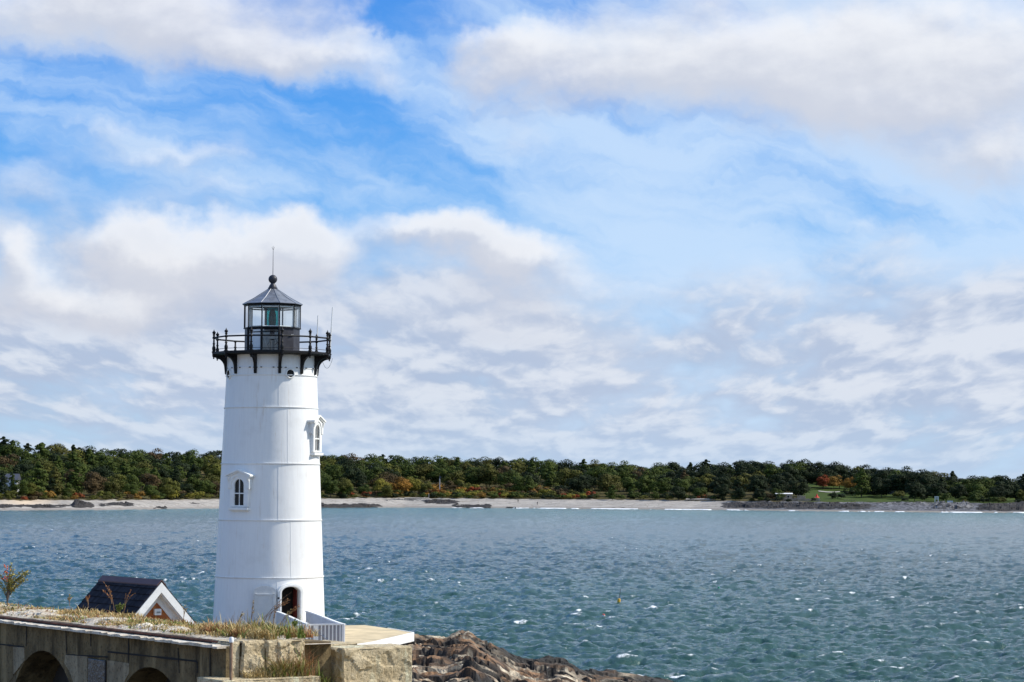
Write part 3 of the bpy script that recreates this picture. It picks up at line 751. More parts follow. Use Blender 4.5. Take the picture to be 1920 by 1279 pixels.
def tree(kind, px, t, sc, colour, label, cat='tree', group=None, dz=0.0, sxy=1.0):
    p = shore_pt(px, t, dz); rz = random.uniform(0, 2 * PI)
    if kind == 'shrub':
        o = bpy.data.objects.new('shrub', random.choice(SHRUBS)); COL.objects.link(o)
        o.material_slots[0].link = 'OBJECT'; o.material_slots[0].material = LM[colour]
        o.location = p; o.scale = (sc * sxy, sc * sxy, sc); o.rotation_euler = (0, 0, rz)
        tag(o, label, 'shrub', group); return o
    cm, tm = random.choice(LEAFY if kind == 'leafy' else PINES)
    e = empty('leafy_tree' if kind == 'leafy' else 'pine_tree', p, rz); e.scale = (sc * sxy, sc * sxy, sc)
    c = bpy.data.objects.new('crown', cm); COL.objects.link(c); c.parent = e
    c.material_slots[0].link = 'OBJECT'; c.material_slots[0].material = LM[colour]
    k = bpy.data.objects.new('trunk', tm); COL.objects.link(k); k.parent = e
    tag(e, label, cat, group); return e
ZONES = [(70, 'around the white house at the left end'), (240, 'above the dark boulder pile'), (420, 'directly left of the lighthouse'), (690, 'directly right of the lighthouse'), (830, 'left of the tall pale pole'),
         (1010, 'behind the orange shrubs'), (1180, 'behind the middle of the sand beach'), (1340, 'behind the driftwood logs'), (1500, 'above the low stone buildings'), (1700, 'behind the green lawn'), (1850, 'right of the lawn'), (9999, 'at the right end of the shore')]
def zone(px): return next(n for x, n in ZONES if px < x)
CN = {'green': 'mid green', 'dark': 'very dark green', 'olive': 'olive green', 'yellow': 'yellow green', 'orange': 'orange', 'red': 'red', 'brown': 'russet brown'}
rows = [(58, 'front'), (84, 'front'), (112, 'middle'), (146, 'middle'), (180, 'back'), (214, 'crest')]
rt = random.Random(42)
for ri, (t0, rn) in enumerate(rows):
    px = -60 + rt.uniform(0, 20)
    while px < 1990:
        step = rt.uniform(28, 42) * (1.05 if ri < 3 else .86)
        if 412 < px < 592 and ri < 5 and 425 < px < 580: px += step; continue     # hidden by the tower
        t = t0 + rt.uniform(-9, 9); sc = rt.uniform(.78, 1.08)
        if ri == 0: sc *= .62
        if ri == 1: sc *= .85
        skip = False
        if 805 < px < 1120 and ri < 2: skip = True              # open scrub
        if 1500 < px < 1615 and t0 < 150: skip = True
        if 1610 < px < 1700 and t0 < 100: skip = True
        if 1690 < px < 1765 and t0 < 80: skip = True
        if 1500 < px < 1765 and t0 < 60: skip = True           # lawn
        if 1740 < px < 1800 and t0 < 80: skip = True
        if 740 < px < 800 and ri == 0: skip = True
        if 812 < px < 840 and ri < 3: skip = True
        if 0 < px < 38 and ri in (0,): skip = True
        if ri == 5 and (1838 < px < 1850 or 1872 < px < 1888): skip = True
        if not skip:
            pine = rt.random() < ((.40 if px < 240 else .16) if ri < 5 else .07)
            cc = rt.random()
            colour = 'dark' if cc < (.26 if px < 1250 else .66) else 'green' if cc < (.78 if px < 1250 else .96) else 'olive' if cc < .96 or px > 1250 else 'brown'
            if pine and colour in ('olive', 'brown'): colour = 'green'
            if ri == 5: sc = rt.uniform(.90, 1.03) if not pine else rt.uniform(.85, .97)
            if px > 1250 and ri < 5: sc *= .95
            kind = 'pine' if pine else 'leafy'
            tree(kind, px, t, sc, colour, '%s %s, wood %s, %s' % (CN[colour], 'pine' if pine else 'leafy tree', {'front': 'front', 'middle': 'middle', 'back': 'back', 'crest': 'skyline'}[rn], zone(px)),
                 group='%s %s %s %s' % (colour, kind, rn, zone(px)))
        px += step
# trees that stand out by colour or shape
special = [
    ('leafy', 748, 62, .80, 'orange', 'round orange tree with green lower boughs left of the pale pole'),
    ('leafy', 725, 75, .92, 'brown', 'rusty red topped tree above the bright orange one right of the lighthouse'),
    ('leafy', 775, 72, .80, 'yellow', 'yellow green tree just left of the pale pole'),
    ('leafy', 800, 60, .62, 'olive', 'low olive tree at the inner end of the orange scrub'),
    ('leafy', 716, 66, .70, 'yellow', 'small yellow green tree among dark trees right of the lighthouse'),
    ('leafy', 650, 54, .70, 'olive', 'rounded olive brown tree at the edge of the sand right of the lighthouse'),
    ('leafy', 622, 58, .75, 'green', 'grey green tree touching the right edge of the lighthouse'),
    ('leafy', 1543, 158, .58, 'red', 'red crowned maple behind the lawn, left of the two'),
    ('leafy', 1564, 168, .60, 'orange', 'orange crowned maple just right of the red one on the lawn'),
    ('leafy', 1597, 160, .66, 'orange', 'orange maple standing alone at the top of the lawn'),
    ('pine', 1284, 130, .85, 'brown', 'rusty dead pine rising in the wood behind the driftwood'),
    ('leafy', 140, 90, .75, 'brown', 'russet brown tree in the wood above the boulder pile'),
    ('leafy', 285, 80, .75, 'brown', 'reddish brown tree half way to the lighthouse from the left'),
    ('leafy', 320, 62, .72, 'olive', 'olive tree left of the lighthouse above the yellow bush'),
    ('leafy', 408, 62, .62, 'brown', 'dull red tree against the left edge of the lighthouse'),
    ('pine', 75, 60, 1.08, 'green', 'big spreading pine with layered boughs beside the white house'),
    ('pine', 105, 66, .92, 'olive', 'sunlit pine with layered boughs above the boulder pile'),
    ('pine', 8, 214, 1.12, 'dark', 'tall pointed pine rising on the skyline at the left end'),
    ('pine', 26, 214, 1.0, 'dark', 'smaller pointed pine beside the tallest one at the left end'),
    ('pine', 1325, 214, 1.02, 'dark', 'tall dark pine standing above the skyline over the driftwood'),
    ('leafy', 985, 80, .85, 'green', 'bright green domed tree behind the right end of the orange scrub'),
    ('leafy', 1085, 78, .90, 'dark', 'broad dark domed tree behind the middle of the beach'),
    ('leafy', 1710, 150, .8, 'olive', 'olive tree beside the dark roofs above the lawn'),
    ('leafy', 1850, 120, .62, 'dark', 'dark tree at the right end of the lawn')]
for k, px, t, sc, c, lab in special: tree(k, px, t, sc, c, lab)
# shrubs along the top of the beach
gname = {'green': 'green', 'olive': 'olive green', 'yellow': 'yellow', 'orange': 'orange', 'red': 'red', 'brown': 'russet', 'dark': 'dark green'}
px = -50
while px < 1950:
    if 426 < px < 585: px += 20; continue
    if 1500 < px < 1790: px += 30; continue
    for t, s0 in ((50, .72), (58, 1.0)):
        if t == 58 and rt.random() < .35: continue
        c = rt.choice(['green', 'olive', 'olive', 'brown', 'orange', 'dark'] if px < 420 else ['green', 'dark', 'olive', 'brown', 'green'] if px < 800 else ['dark', 'green', 'olive'])
        if rt.random() < .07: c = 'red'
        if 150 < px < 420 and rt.random() < .2: c = 'yellow'
        if px > 1120 and c in ('olive', 'red') and rt.random() < .6: c = 'dark'
        tree('shrub', px + rt.uniform(-8, 8), t + rt.uniform(-3, 4), s0 * rt.uniform(.75, 1.2), c, '%s beach shrub %s' % (gname[c], zone(px)), group='%s beach shrubs %s' % (c, zone(px)))
    px += rt.uniform(17, 26)
for t, s0 in ((54, .8), (62, 1.0), (72, 1.1), (84, 1.2), (96, 1.3)):
    px = 800
    while px < 1115:
        far = (t > 60)
        c = rt.choice(['orange', 'yellow', 'orange', 'olive', 'brown', 'brown', 'red', 'olive'] if far else ['orange', 'olive', 'green', 'yellow', 'brown'])
        if px > 1050 and far: c = rt.choice(['dark', 'brown', 'olive'])
        tree('shrub', px, t + rt.uniform(-4, 4), s0 * rt.uniform(.8, 1.35), c, '%s shrub in the %s of the scrub below the dark wood' % (gname[c], 'back' if t > 75 else 'middle' if t > 60 else 'front'), group='%s scrub shrubs %s' % (c, 'back' if t > 75 else 'middle' if t > 60 else 'front'))
        px += rt.uniform(16, 26)
for px, t, s, c, lab in ((690, 50, .95, 'red', 'bright red shrub at the edge of the sand right of the lighthouse'), (742, 56, .8, 'orange', 'orange shrub between dark bushes right of the lighthouse'),
                         (323, 55, 1.6, 'yellow', 'tall bright yellow green bush left of the lighthouse'), (148, 56, .9, 'red', 'crimson shrub above the boulder pile'),
                         (1108, 60, 1.1, 'red', 'red orange shrub at the right end of the scrub'), (1318, 56, 1.1, 'red', 'red shrub above the driftwood logs'), (1424, 62, 1.0, 'red', 'dull red shrub left of the stone buildings'),
                         (1445, 62, 1.0, 'brown', 'russet shrub beside the stone buildings'), (1566, 80, .95, 'dark', 'dark round bush on the lawn below the orange maples'), (1577, 82, .8, 'dark', 'small dark bush joined to the round one on the lawn'),
                         (1590, 118, 1.0, 'dark', 'dark bush under the lone orange maple'), (1500, 96, 1.4, 'dark', 'dark rounded bush behind the stone buildings'), (1526, 54, .5, 'dark', 'small dark bush in front of the red canopy'), (1697, 56, .6, 'dark', 'small dark bush on the lower edge of the lawn'),
                         (1640, 125, 1.6, 'dark', 'large dark bush below the dark roofs'), (1660, 118, 1.5, 'dark', 'second large dark bush below the dark roofs'), (1730, 90, 1.4, 'dark', 'dark bush behind the white information board'), (1770, 75, 1.2, 'green', 'green bush right of the white information board'),
                         (1605, 122, 1.1, 'green', 'green bush to the right of the lone orange maple'), (1685, 100, 1.2, 'olive', 'olive bush on the right part of the lawn')):
    tree('shrub', px, t, s, c, lab)

for px in list(range(1500, 1625, 15)) + [1868, 1880, 1895, 1910, 1840]:
    tree('shrub', px + rt.uniform(-4, 4), 236 + rt.uniform(-8, 8), rt.uniform(1.5, 2.1), 'dark', 'dark undergrowth below the skyline trees %s' % ('above the lawn' if px < 1700 else 'at the right end'), group='undergrowth on the crest %s' % ('lawn' if px < 1700 else 'right end'))
# ------------------------------------------------------------------ rocks, people and buildings of the far shore
def rock_mat(name, dark, light, scale=1.0):
    m, t, p = new_mat(name)
    tc = t.n('ShaderNodeTexCoord').outputs['Object']
    n = t.noise(t.scalevec(tc, (1, 1, 2.2)), scale, 7, .68); n2 = t.noise(tc, scale * 5, 5, .7)
    c = t.mix(t.rng(n, .42, .60), dark, light); c = t.mix(t.rng(n2, .48, .60, 0, .75), c, tuple(x * .6 for x in dark))
    t.put(p.inputs['Base Color'], c); p.inputs['Roughness'].default_value = .85
    b = t.n('ShaderNodeBump'); b.inputs['Distance'].default_value = .08; t.put(b.inputs['Height'], n2); t.put(p.inputs['Normal'], b.outputs[0])
    return m
M_DROCK = rock_mat('dark_weedy_rock', (.004, .003, .003), (.032, .024, .020), .35)
M_GROCK = rock_mat('grey_shore_rock', (.010, .010, .012), (.20, .195, .20), .30)
def ledge(name, px0, px1, t0, t1, h, m, seed, label, group=None, fill=.5):
    nx = max(12, int((px1 - px0) / 1.1)); nt = 26
    PX, T = np.meshgrid(np.linspace(px0, px1, nx), np.linspace(t0, t1, nt), indexing='ij')
    D = shoreD(PX) + T; X = (PX - 960) / F * D
    a, b_ = (PX - px0) / (px1 - px0), (T - t0) / (t1 - t0)
    env = np.clip(np.minimum(a, 1 - a) * 5, 0, 1) * np.clip(np.minimum(b_, 1 - b_) * 4, 0, 1)
    hh, tl, ed = cells(X / 2.6 + seed, D / 3.2, seed)
    h2, t2, e2 = cells(X / .9 + seed, D / 1.2, seed + 7)
    n = fbm(X / 11, D / 6 + seed, 3, seed)
    Z = terr(PX, T) - .5 + env * np.maximum(0, (n - .5 + fill) * 1.5) * h * .42 * (.55 + .7 * hh + .5 * tl) + env * h * .12 * h2
    o = npmesh(name, np.stack([X, D, Z], -1).reshape(-1, 3), gridfaces(nx, nt), m, False)
    return tag(o, label, 'rocks', group)
ledge('rock_ledge', -40, 150, 6, 24, 2.6, M_DROCK, 3, 'low dark weedy ledge along the left beach edge', fill=.55)
ledge('boulder_pile', 134, 184, 6, 30, 3.2, M_DROCK, 5, 'high pile of dark boulders on the left beach', fill=.75)
ledge('rock_ledge', 176, 262, 12, 34, 2.5, M_DROCK, 9, 'brown broken ledge right of the boulder pile', fill=.5)
ledge('rock_ledge', 285, 320, -2, 10, 1.6, M_DROCK, 12, 'small dark ledge at the waterline left of the lighthouse', fill=.65)
ledge('rock_ledge', 330, 440, 20, 36, 1.5, M_DROCK, 14, 'thin dark line of stones on the beach beside the lighthouse', fill=.35)
ledge('rock_ledge', 570, 732, -4, 14, 2.2, M_DROCK, 17, 'long flat black ledge at the waterline right of the lighthouse', fill=.8)
ledge('stone_bank', 700, 860, 26, 46, 1.9, M_GROCK, 19, 'band of tumbled grey stones high on the beach', fill=.42)
ledge('rock_ledge', 790, 870, 14, 36, 2.4, M_DROCK, 23, 'dark ledge running down the beach from the stone bank', fill=.65)
ledge('rock_ledge', 840, 932, -4, 16, 2.2, M_DROCK, 25, 'dark tapering ledge reaching the water in front of the scrub', fill=.65)
ledge('rock_ledge', 945, 975, -8, 3, 1.4, M_DROCK, 28, 'tiny black reef in the shallows right of the dark ledge', fill=.7)
ledge('rock_ledge', 1080, 1190, 2, 8, .9, M_DROCK, 31, 'thin dark tide line of stones in the middle of the beach', fill=.6)
ledge('rock_ledge', 1330, 1660, 4, 44, 2.9, M_DROCK, 35, 'long dark rocky ledge below the stone buildings', fill=.62)
ledge('stone_bank', 1500, 1790, 30, 52, 1.9, M_GROCK, 37, 'band of grey stones at the foot of the lawn', fill=.55)
ledge('rock_ledge', 1740, 1830, 8, 46, 3.9, M_GROCK, 41, 'pale humped rock outcrop right of the lawn', fill=.7)
ledge('rock_ledge', 1815, 2040, 2, 46, 3.8, M_DROCK, 44, 'dark rocky point at the right edge', fill=.7)
M_CLOTH1 = mat('dark_clothing', (.02, .02, .03), .9); M_SKIN = mat('skin', (.45, .28, .2), .7)
def person(px, t, label, colour, arm):
    p = shore_pt(px, t)
    me = bpy.data.meshes.new('person')
    J = [((0, 0, .95), .17), ((0, 0, 1.2), .17), ((0, 0, 1.43), .12), ((0, 0, 1.52), .06), ((0, 0, 1.66), .11), ((0, 0, 1.75), .07),
         ((.10, 0, .88), .10), ((.13, .05, .48), .075), ((.14, -.05, .07), .055), ((.14, .10, .03), .04),
         ((-.10, 0, .88), .10), ((-.13, -.12, .48), .075), ((-.13, -.22, .09), .055), ((-.13, -.10, .03), .04),
         ((.20, 0, 1.40), .06), ((.26, arm, 1.14), .045), ((.24, arm * 2 + .1, .92), .035), ((-.20, 0, 1.40), .06), ((-.27, -arm, 1.14), .045), ((-.25, -arm, .88), .035)]
    E = [(0, 1), (1, 2), (2, 3), (3, 4), (4, 5), (0, 6), (6, 7), (7, 8), (8, 9), (0, 10), (10, 11), (11, 12), (12, 13), (2, 14), (14, 15), (15, 16), (2, 17), (17, 18), (18, 19)]
    me.from_pydata([j[0] for j in J], E, []); o = bpy.data.objects.new('person', me); COL.objects.link(o)
    sk = o.modifiers.new('s', 'SKIN')
    for i, (_, r) in enumerate(J): me.skin_vertices[0].data[i].radius = (r, r)
    me.skin_vertices[0].data[0].use_root = True
    o.modifiers.new('sub', 'SUBSURF').levels = 1
    dg = bpy.context.evaluated_depsgraph_get(); nm = bpy.data.meshes.new_from_object(o.evaluated_get(dg)); o.modifiers.clear(); o.data = nm
    nm.materials.clear(); nm.materials.append(colour); nm.materials.append(M_SKIN)
    for pg in nm.polygons:
        pg.use_smooth = True
        if pg.center.z > 1.5: pg.material_index = 1
    hm = MB().lathe([(.118, 1.68), (.12, 1.74), (.08, 1.80), (.001, 1.82)], 12).build('hair', M_BARK, o, smooth=60)
    o.location = p; tag(o, label, 'person')
person(973, 26, 'person in dark clothes stooping far up the sand left of the other walker', M_CLOTH1, .12)
person(1009, 14, 'person in dark clothes walking near the waterline on the open sand', M_CLOTH1, .08)
M_HWHITE = mat('white_house_wall', (.68, .69, .70), .7); M_SLATE = mat('dark_slate_roof', (.05, .055, .075), .6); M_TAN = mat('tan_stone_wall', (.36, .28, .20), .9, bump=.03, bscale=3, var=.3)
def house(name, px, t, w, d, h, rh, wall, roof, label, rz=0.0, wins=3, dz=0.0):
    e = tag(empty(name, shore_pt(px, t, dz), rz), label, 'building')
    MB().box((0, 0, h / 2 - .5), (w, d, h + 1)).build('wall', wall, e)
    mb = MB().prism([(-w / 2 - .4, h), (-w / 2 - .4, h + .15), (0, h + rh + .15), (w / 2 + .4, h + .15), (w / 2 + .4, h)], -d / 2 - .4, d / 2 + .4) if rh < 0 else MB().add(
        [(-w / 2 - .4, -d / 2 - .4, h + .01), (w / 2 + .4, -d / 2 - .4, h + .01), (w / 2 + .4, d / 2 + .4, h + .01), (-w / 2 - .4, d / 2 + .4, h + .01), (-w / 2 - .4, 0, h + rh), (w / 2 + .4, 0, h + rh)],
        [(0, 1, 2, 3), (0, 4, 5, 1), (3, 2, 5, 4), (0, 3, 4), (1, 5, 2)])
    mb.build('roof', roof, e)
    for i in range(wins):
        x = -w / 2 + w * (i + .5) / wins
        f_ = MB().box((x, -d / 2 - .03, h * .55), (1.1, .08, 1.4)).build('window', M_HWHITE, e)
        MB().box((x, -d / 2 - .08, h * .55), (.9, .04, 1.2)).build('pane', M_PANE, f_)
    return e
tree('pine', 6, 62, .8, 'dark', 'dark pine standing in front of the left part of the white house'); tree('leafy', 44, 60, .6, 'green', 'low green tree covering the right corner of the white house'); tree('pine', 26, 66, .72, 'green', 'thin pine standing before the middle of the white house', sxy=.6)
house('white_house', 14, 84, 11, 8, 6.0, 2.8, M_HWHITE, M_SLATE, 'white house half hidden by pines at the left end of the shore', wins=4)
house('stone_building', 1470, 66, 8, 5, 3.0, .5, M_TAN, M_HWHITE, 'low flat roofed stone building beside the dark rocks', wins=2)
house('park_building', 1625, 176, 10, 7, 3.2, 1.8, M_SLATE, M_SLATE, 'dark house with slate roof above the lawn behind bushes', wins=3)
house('park_building', 1675, 172, 9, 7, 3.0, 1.5, M_SLATE, mat('pale_roof', (.3, .28, .22), .8), 'dark house with pale roof strip right of the slate roofed one', wins=2)
def ruin(px, t, w, h, label, seed):
    rg = random.Random(seed); pts = [(-w / 2, -.6)]; n = 14
    for i in range(n + 1): pts.append((-w / 2 + w * i / n, h * rg.uniform(.65, 1.0)))
    pts.append((w / 2, -.6))
    e = empty('stone_wall', shore_pt(px, t)); MB().prism(pts, -.4, .4).build('masonry', M_TAN, e)
    MB().box((0, 0, h * .35), (w * .96, .95, .12)).build('string_course', mat('pale_band', (.42, .36, .3), .9), e)
    tag(e, label, 'wall')
ruin(1484, 56, 9, 1.9, 'broken pale stone wall in front of the low stone building', 1)
ruin(1503, 57, 4, 3.2, 'tall stump of stone wall at the right end of the ruin', 2)
ruin(1523, 58, 8, 1.5, 'low pinkish stone wall behind the small dark bush', 3)
e = tag(empty('red_canopy', shore_pt(1532, 60)), 'red pointed canopy beside the low pinkish wall', 'canopy')
MB().lathe([(1.6, 1.6), (.7, 2.3), (.05, 3.6)], 6).build('fabric', mat('red_fabric', (.5, .03, .02), .8), e)
for sx in (-1, 1):
    for sy in (-1, 1): MB().tube([(sx * 1.0, sy * 1.0, -.3), (sx * 1.0, sy * 1.0, 1.75)], .06, 6).build('leg', M_HWHITE, e)
e = tag(empty('information_board', shore_pt(1756, 62)), 'white framed information board on the right part of the lawn', 'sign')
MB().box((0, 0, 1.9), (1.3, .1, 1.2)).build('board', mat('grey_board', (.35, .36, .36), .7), e)
for sx in (-1, 1): MB().box((sx * .8, 0, 1.2), (.35, .2, 3.2)).build('post', M_HWHITE, e)
MB().box((0, 0, 2.75), (2.0, .3, .3)).build('top_board', M_HWHITE, e)
e = tag(empty('pale_boulder', shore_pt(1781, 50)), 'small pale blue box by the path right of the lawn', 'box')
e.name = 'equipment_box'
MB().box((0, 0, .5), (2.6, 1, .9)).build('body', mat('pale_blue_paint', (.45, .55, .62), .6), e, bevel=.05); MB().box((0, 0, 1.0), (2.8, 1.2, .12)).build('lid', M_HWHITE, e)
# lawn path
pts = [(1535, 140), (1550, 136), (1562, 138), (1575, 146)]
V = []
for px, t in pts:
    for dt in (-5, 5):
        V.append(tuple(shore_pt(px, t + dt * .7, .38)))
n = len(pts)
mb = MB().add(V, [(2 * i, 2 * i + 2, 2 * i + 3, 2 * i + 1) for i in range(n - 1)])
tag(mb.build('path', mat('pale_path', (.34, .32, .28), .9)), 'pale path crossing the lawn', 'path', kind='structure')
# pole with lamp, marker post, benches, driftwood
e = tag(empty('tall_pole', shore_pt(826, 86)), 'tall pale pole with a dark box on top rising before the wood', 'pole')
MB().tube([(0, 0, -1), (0, 0, 9.6)], .30, 8, r2=.24).build('mast', mat('pale_wood_pole', (.36, .35, .36), .8), e)
MB().box((.25, 0, 9.3), (1.1, .5, .8)).build('top_box', M_SLATE, e); MB().tube([(0, 0, 9.6), (0, 0, 10.8)], .07, 6).build('finial', M_SLATE, e)
e = tag(empty('marker_post', shore_pt(806, 49)), 'short pale marker post where the scrub meets the sand', 'post')
MB().box((0, 0, 1.1), (.35, .3, 2.6)).build('post', mat('weathered_wood', (.38, .35, .29), .9), e); MB().box((0, 0, 2.46), (.5, .42, .1)).build('cap', M_HWHITE, e)
for px, t, lab in ((1587, 62, 'low picnic table on the lawn near the dark bushes'), (1600, 60, 'low picnic table right of the other one, on open lawn')):
    e = tag(empty('picnic_table', shore_pt(px, t)), lab, 'picnic table', 'picnic tables on the lawn')
    MB().box((0, 0, .78), (2.2, .9, .08)).build('tabletop', M_TAN, e)
    for sy in (-1, 1): MB().box((0, sy * .75, .45), (2.2, .3, .06)).build('bench', M_TAN, e)
    for sx in (-1, 1): MB().box((sx * .8, 0, .38), (.1, 1.4, .08)).box((sx * .8, .2, .35), (.1, .08, .8)).box((sx * .8, -.2, .35), (.1, .08, .8)).build('leg_frame', M_TAN, e)
M_DRIFT = mat('bleached_driftwood', (.42, .37, .31), .9, var=.25)
for px, t, l, rz, lab in ((783, 40, 13, .15, 'long bleached driftwood log on the grey stones'), (1303, 48, 9, .05, 'bleached log below the red shrub, left of the other'), (1325, 49, 10, -.04, 'bleached log below the red shrub, right of the other')):
    o = MB().tube([(-l / 2, 0, 0), (-l / 6, .2, .1), (l / 5, -.1, .05), (l / 2, 0, .15)], .45, 8, r2=.28).tube([(l * .3, 0, .2), (l * .36, .2, .9)], .14, 6, r2=.06).build('driftwood_log', M_DRIFT)
    o.location = shore_pt(px, t, .75); o.rotation_euler = (0, 0, rz); tag(o, lab, 'log', 'driftwood logs on the far beach')

# ------------------------------------------------------------------ buoys
def buoy(px, py, col, label, stick=0, s=1.0, band=None):
    p = atz(px, py, .1); e = tag(empty('lobster_buoy', p), label, 'buoy')
    e.rotation_euler = (.1, .14, 0)
    c = mat('buoy_paint', col, .5)
    MB().lathe([(.001, -.25), (.10 * s, -.22), (.15 * s, -.1), (.15 * s, .22 * s), (.11 * s, .32 * s), (.001, .34 * s)], 14).build('float', c, e, smooth=40)
    if band: MB().lathe([(.155 * s, .06), (.158 * s, .06), (.158 * s, .18), (.155 * s, .18)], 14, closed=True).build('band', mat('band_paint', band, .5), e)
    if stick: MB().tube([(0, 0, .3), (0, 0, .3 + stick)], .022, 6).build('stick', M_BARK, e)
buoy(1160, 1129, (.75, .42, .03), 'yellow buoy with a dark stick riding on the water', .75, .85)
buoy(1131, 1158, (.62, .12, .08), 'small red and white buoy closest to the rocks', 0, .75, (.8, .8, .8))
buoy(1347, 1105, (.03, .30, .16), 'small green buoy farthest from the rocks', 0, .7)

# ------------------------------------------------------------------ near island: ground and bedrock
def build_near():
    # plain ground hidden behind the fort wall
    xs = np.linspace(-90, 14, 105); ys = np.linspace(-60, 116, 177)
    Xg, Yg = np.meshgrid(xs, ys, indexing='ij')
    e = np.minimum(np.minimum((Xg + 90) / 12, (14 - Xg) / 14), (106 + np.clip(-Xg, 0, 8) * .3 - Yg) / 7)
    z = np.where(Yg < 14, 7.0, np.where(Yg < 30, 7.0 - (Yg - 14) / 16 * 4.9, 2.1))
    z = -2 + (z + 2) * np.clip(e, 0, 1) ** .7 + (fbm(Xg / 3, Yg / 3, 3, 61) - .5) * .3
    z = np.where((Xg > -13) & (Yg > 50), z - 1.6, z)
    g = npmesh('ground', np.stack([Xg, Yg, z], -1).reshape(-1, 3), gridfaces(105, 177), mat('stony_ground', (.20, .17, .12), .95, bump=.05, bscale=1, var=.4, vscale=.5))
    tag(g, 'stony ground of the fort', 'ground', kind='structure')
    # bedrock on the right
    rp = np.array([(560, 1185), (775, 1184), (800, 1187), (830, 1188), (862, 1182), (884, 1182), (900, 1192), (925, 1203), (950, 1216), (972, 1229), (1000, 1237), (1040, 1238), (1064, 1240), (1085, 1251), (1130, 1261), (1190, 1270), (1258, 1281), (1350, 1300), (1500, 1330)], float)
    xs = np.arange(-13, 16, .10); ys = np.concatenate([np.arange(50, 78, .3), np.arange(78, 118, .10)])
    X, Y = np.meshgrid(xs, ys, indexing='ij')
    px = 960 + F * X / Y
    Dr = 103 + np.clip((px - 775) / 480, 0, 1.5) * 6 + (fbm(px / 60, px * 0, 2, 3) - .5) * 2
    yr = np.interp(px, rp[:, 0], rp[:, 1]); zr = HC - (yr - (921 + (px - 960) * math.tan(ROLL))) * Dr / F
    zr = np.minimum(zr, 2.75)
    front = np.clip((Dr - Y) / 25, 0, 2)
    sl = (X * .8 - (Y - 90) * .28)
    Z = zr - front * .35 - .20 + .28 * np.clip((px - 900) / 200, 0, 1)
    back = np.clip(Y - Dr, 0, 30); Z = Z - back * .55
    # blocky, layered relief
    ca, sa = math.cos(-.30), math.sin(-.30)
    P1 = X * ca - Y * sa; Q1 = X * sa + Y * ca
    wx = (fbm(X / 2.5, Y / 2.5, 3, 70) - .5) * 1.2
    h1, t1, e1 = cells(P1 / 5.0 + wx * .3, Q1 / 1.4 + wx, 71)
    h2, t2, e2 = cells(P1 / 1.7 + 5, Q1 / .60 + wx, 75)
    h3, t3, e3 = cells(P1 / .45, Q1 / .24, 79)
    amp = np.clip((zr + 1.0) / 2.2, .30, 1)
    Z = Z + amp * (.50 * (h1 - .50) + .30 * t1 + .22 * (h2 - .5) + .16 * t2 + .08 * (h3 - .5) + .12 * (fbm(X * 1.2, Y * 1.2, 4, 83) - .5))
    crack = np.clip(1 - e1 / .06, 0, 1) * .55 + np.clip(1 - e2 / .10, 0, 1) * .25
    Z = Z - crack * amp
    for per, a_, sd_ in ((2.1, .26, 91), (.75, .13, 93)):
        ph = Q1 / per + (fbm(P1 / 5, Q1 / 1.3, 3, sd_) - .5) * 3.2; fr = ph - np.floor(ph)
        Z = Z + amp * a_ * (np.minimum(fr / .12, (1 - fr) / .88) - .45)
    # the block of brown rock at the crest
    Z += .16 * np.exp(-(((px - 872) / 24) ** 2 + ((Y - Dr + .8) / 1.6) ** 2))
    Z = np.where((px < 776) & (Y < 108), np.minimum(Z, 2.42), Z)
    lowz = Z
    tone = h1 * .35 + h2 * .45 + h3 * .2
    m, t, p = new_mat('coastal_bedrock')
    tc = t.n('ShaderNodeTexCoord').outputs['Object']
    A = lambda n: t.n('ShaderNodeAttribute', attribute_name=n).outputs['Fac']
    tcr = t.n('ShaderNodeMapping'); tcr.inputs['Rotation'].default_value = (0, 0, -.3); t.put(tcr.inputs[0], tc)
    n1 = t.noise(t.scalevec(tcr.outputs[0], (.5, 2.6, 2)), 1.0, 8, .7); n2 = t.noise(tc, .45, 5, .6); n3 = t.noise(tc, 9, 5, .7)
    pale = t.mix(t.rng(n1, .36, .62), (.64, .55, .41), (.36, .29, .20))
    rust = t.mix(t.rng(n1, .4, .62), (.24, .125, .055), (.06, .040, .026))
    sel = t.m('ADD', t.m('MULTIPLY', A('tone'), .55), t.m('MULTIPLY', n2, .5))
    c = t.mix(t.rng(sel, .51, .62), pale, rust)
    c = t.mix(t.rng(n3, .52, .66, 0, .75), c, (.035, .03, .025))
    c = t.mix(A('crack'), c, (.012, .010, .009))  # crevices and low-lying slabs blackened, their shade put into the colour
    c = t.mix(A('weed'), c, (.020, .017, .014))
    t.put(p.inputs['Base Color'], c); p.inputs['Roughness'].default_value = .8
    b = t.n('ShaderNodeBump'); b.inputs['Distance'].default_value = .05
    t.put(b.inputs['Height'], t.m('ADD', n1, t.m('MULTIPLY', n3, .4))); t.put(p.inputs['Normal'], b.outputs[0])
    weed = np.clip((.75 + (fbm(X / 2, Y / 2, 3, 90) - .5) * 1.0 - Z) / .25, 0, 1) * np.clip((Y - Dr + 8) / 3, 0, 1)
    weed = np.maximum(weed, np.clip(1.3 - np.hypot((px - 1030) / 130, (Y - Dr + .5) / 4.5) + (fbm(X, Y, 3, 98) - .5) * .9, 0, 1) * 2.0).clip(0, 1)
    weed = np.where((px < 905) , weed * .6, weed)
    o = npmesh('bedrock', np.stack([X, Y, Z], -1).reshape(-1, 3), gridfaces(len(xs), len(ys)), m, False, attrs={'tone': tone, 'weed': weed, 'crack': np.clip(np.clip(1.6 - e1 / .11, 0, 1) + np.clip(1.4 - e2 / .12, 0, 1) * (h3 > .25) + .8 * np.clip((.42 - h2 - h1 * .35) * 5, 0, 1), 0, 1)})
    tag(o, 'layered brown and pale bedrock sloping into the sea', 'rock', kind='structure')
build_near()

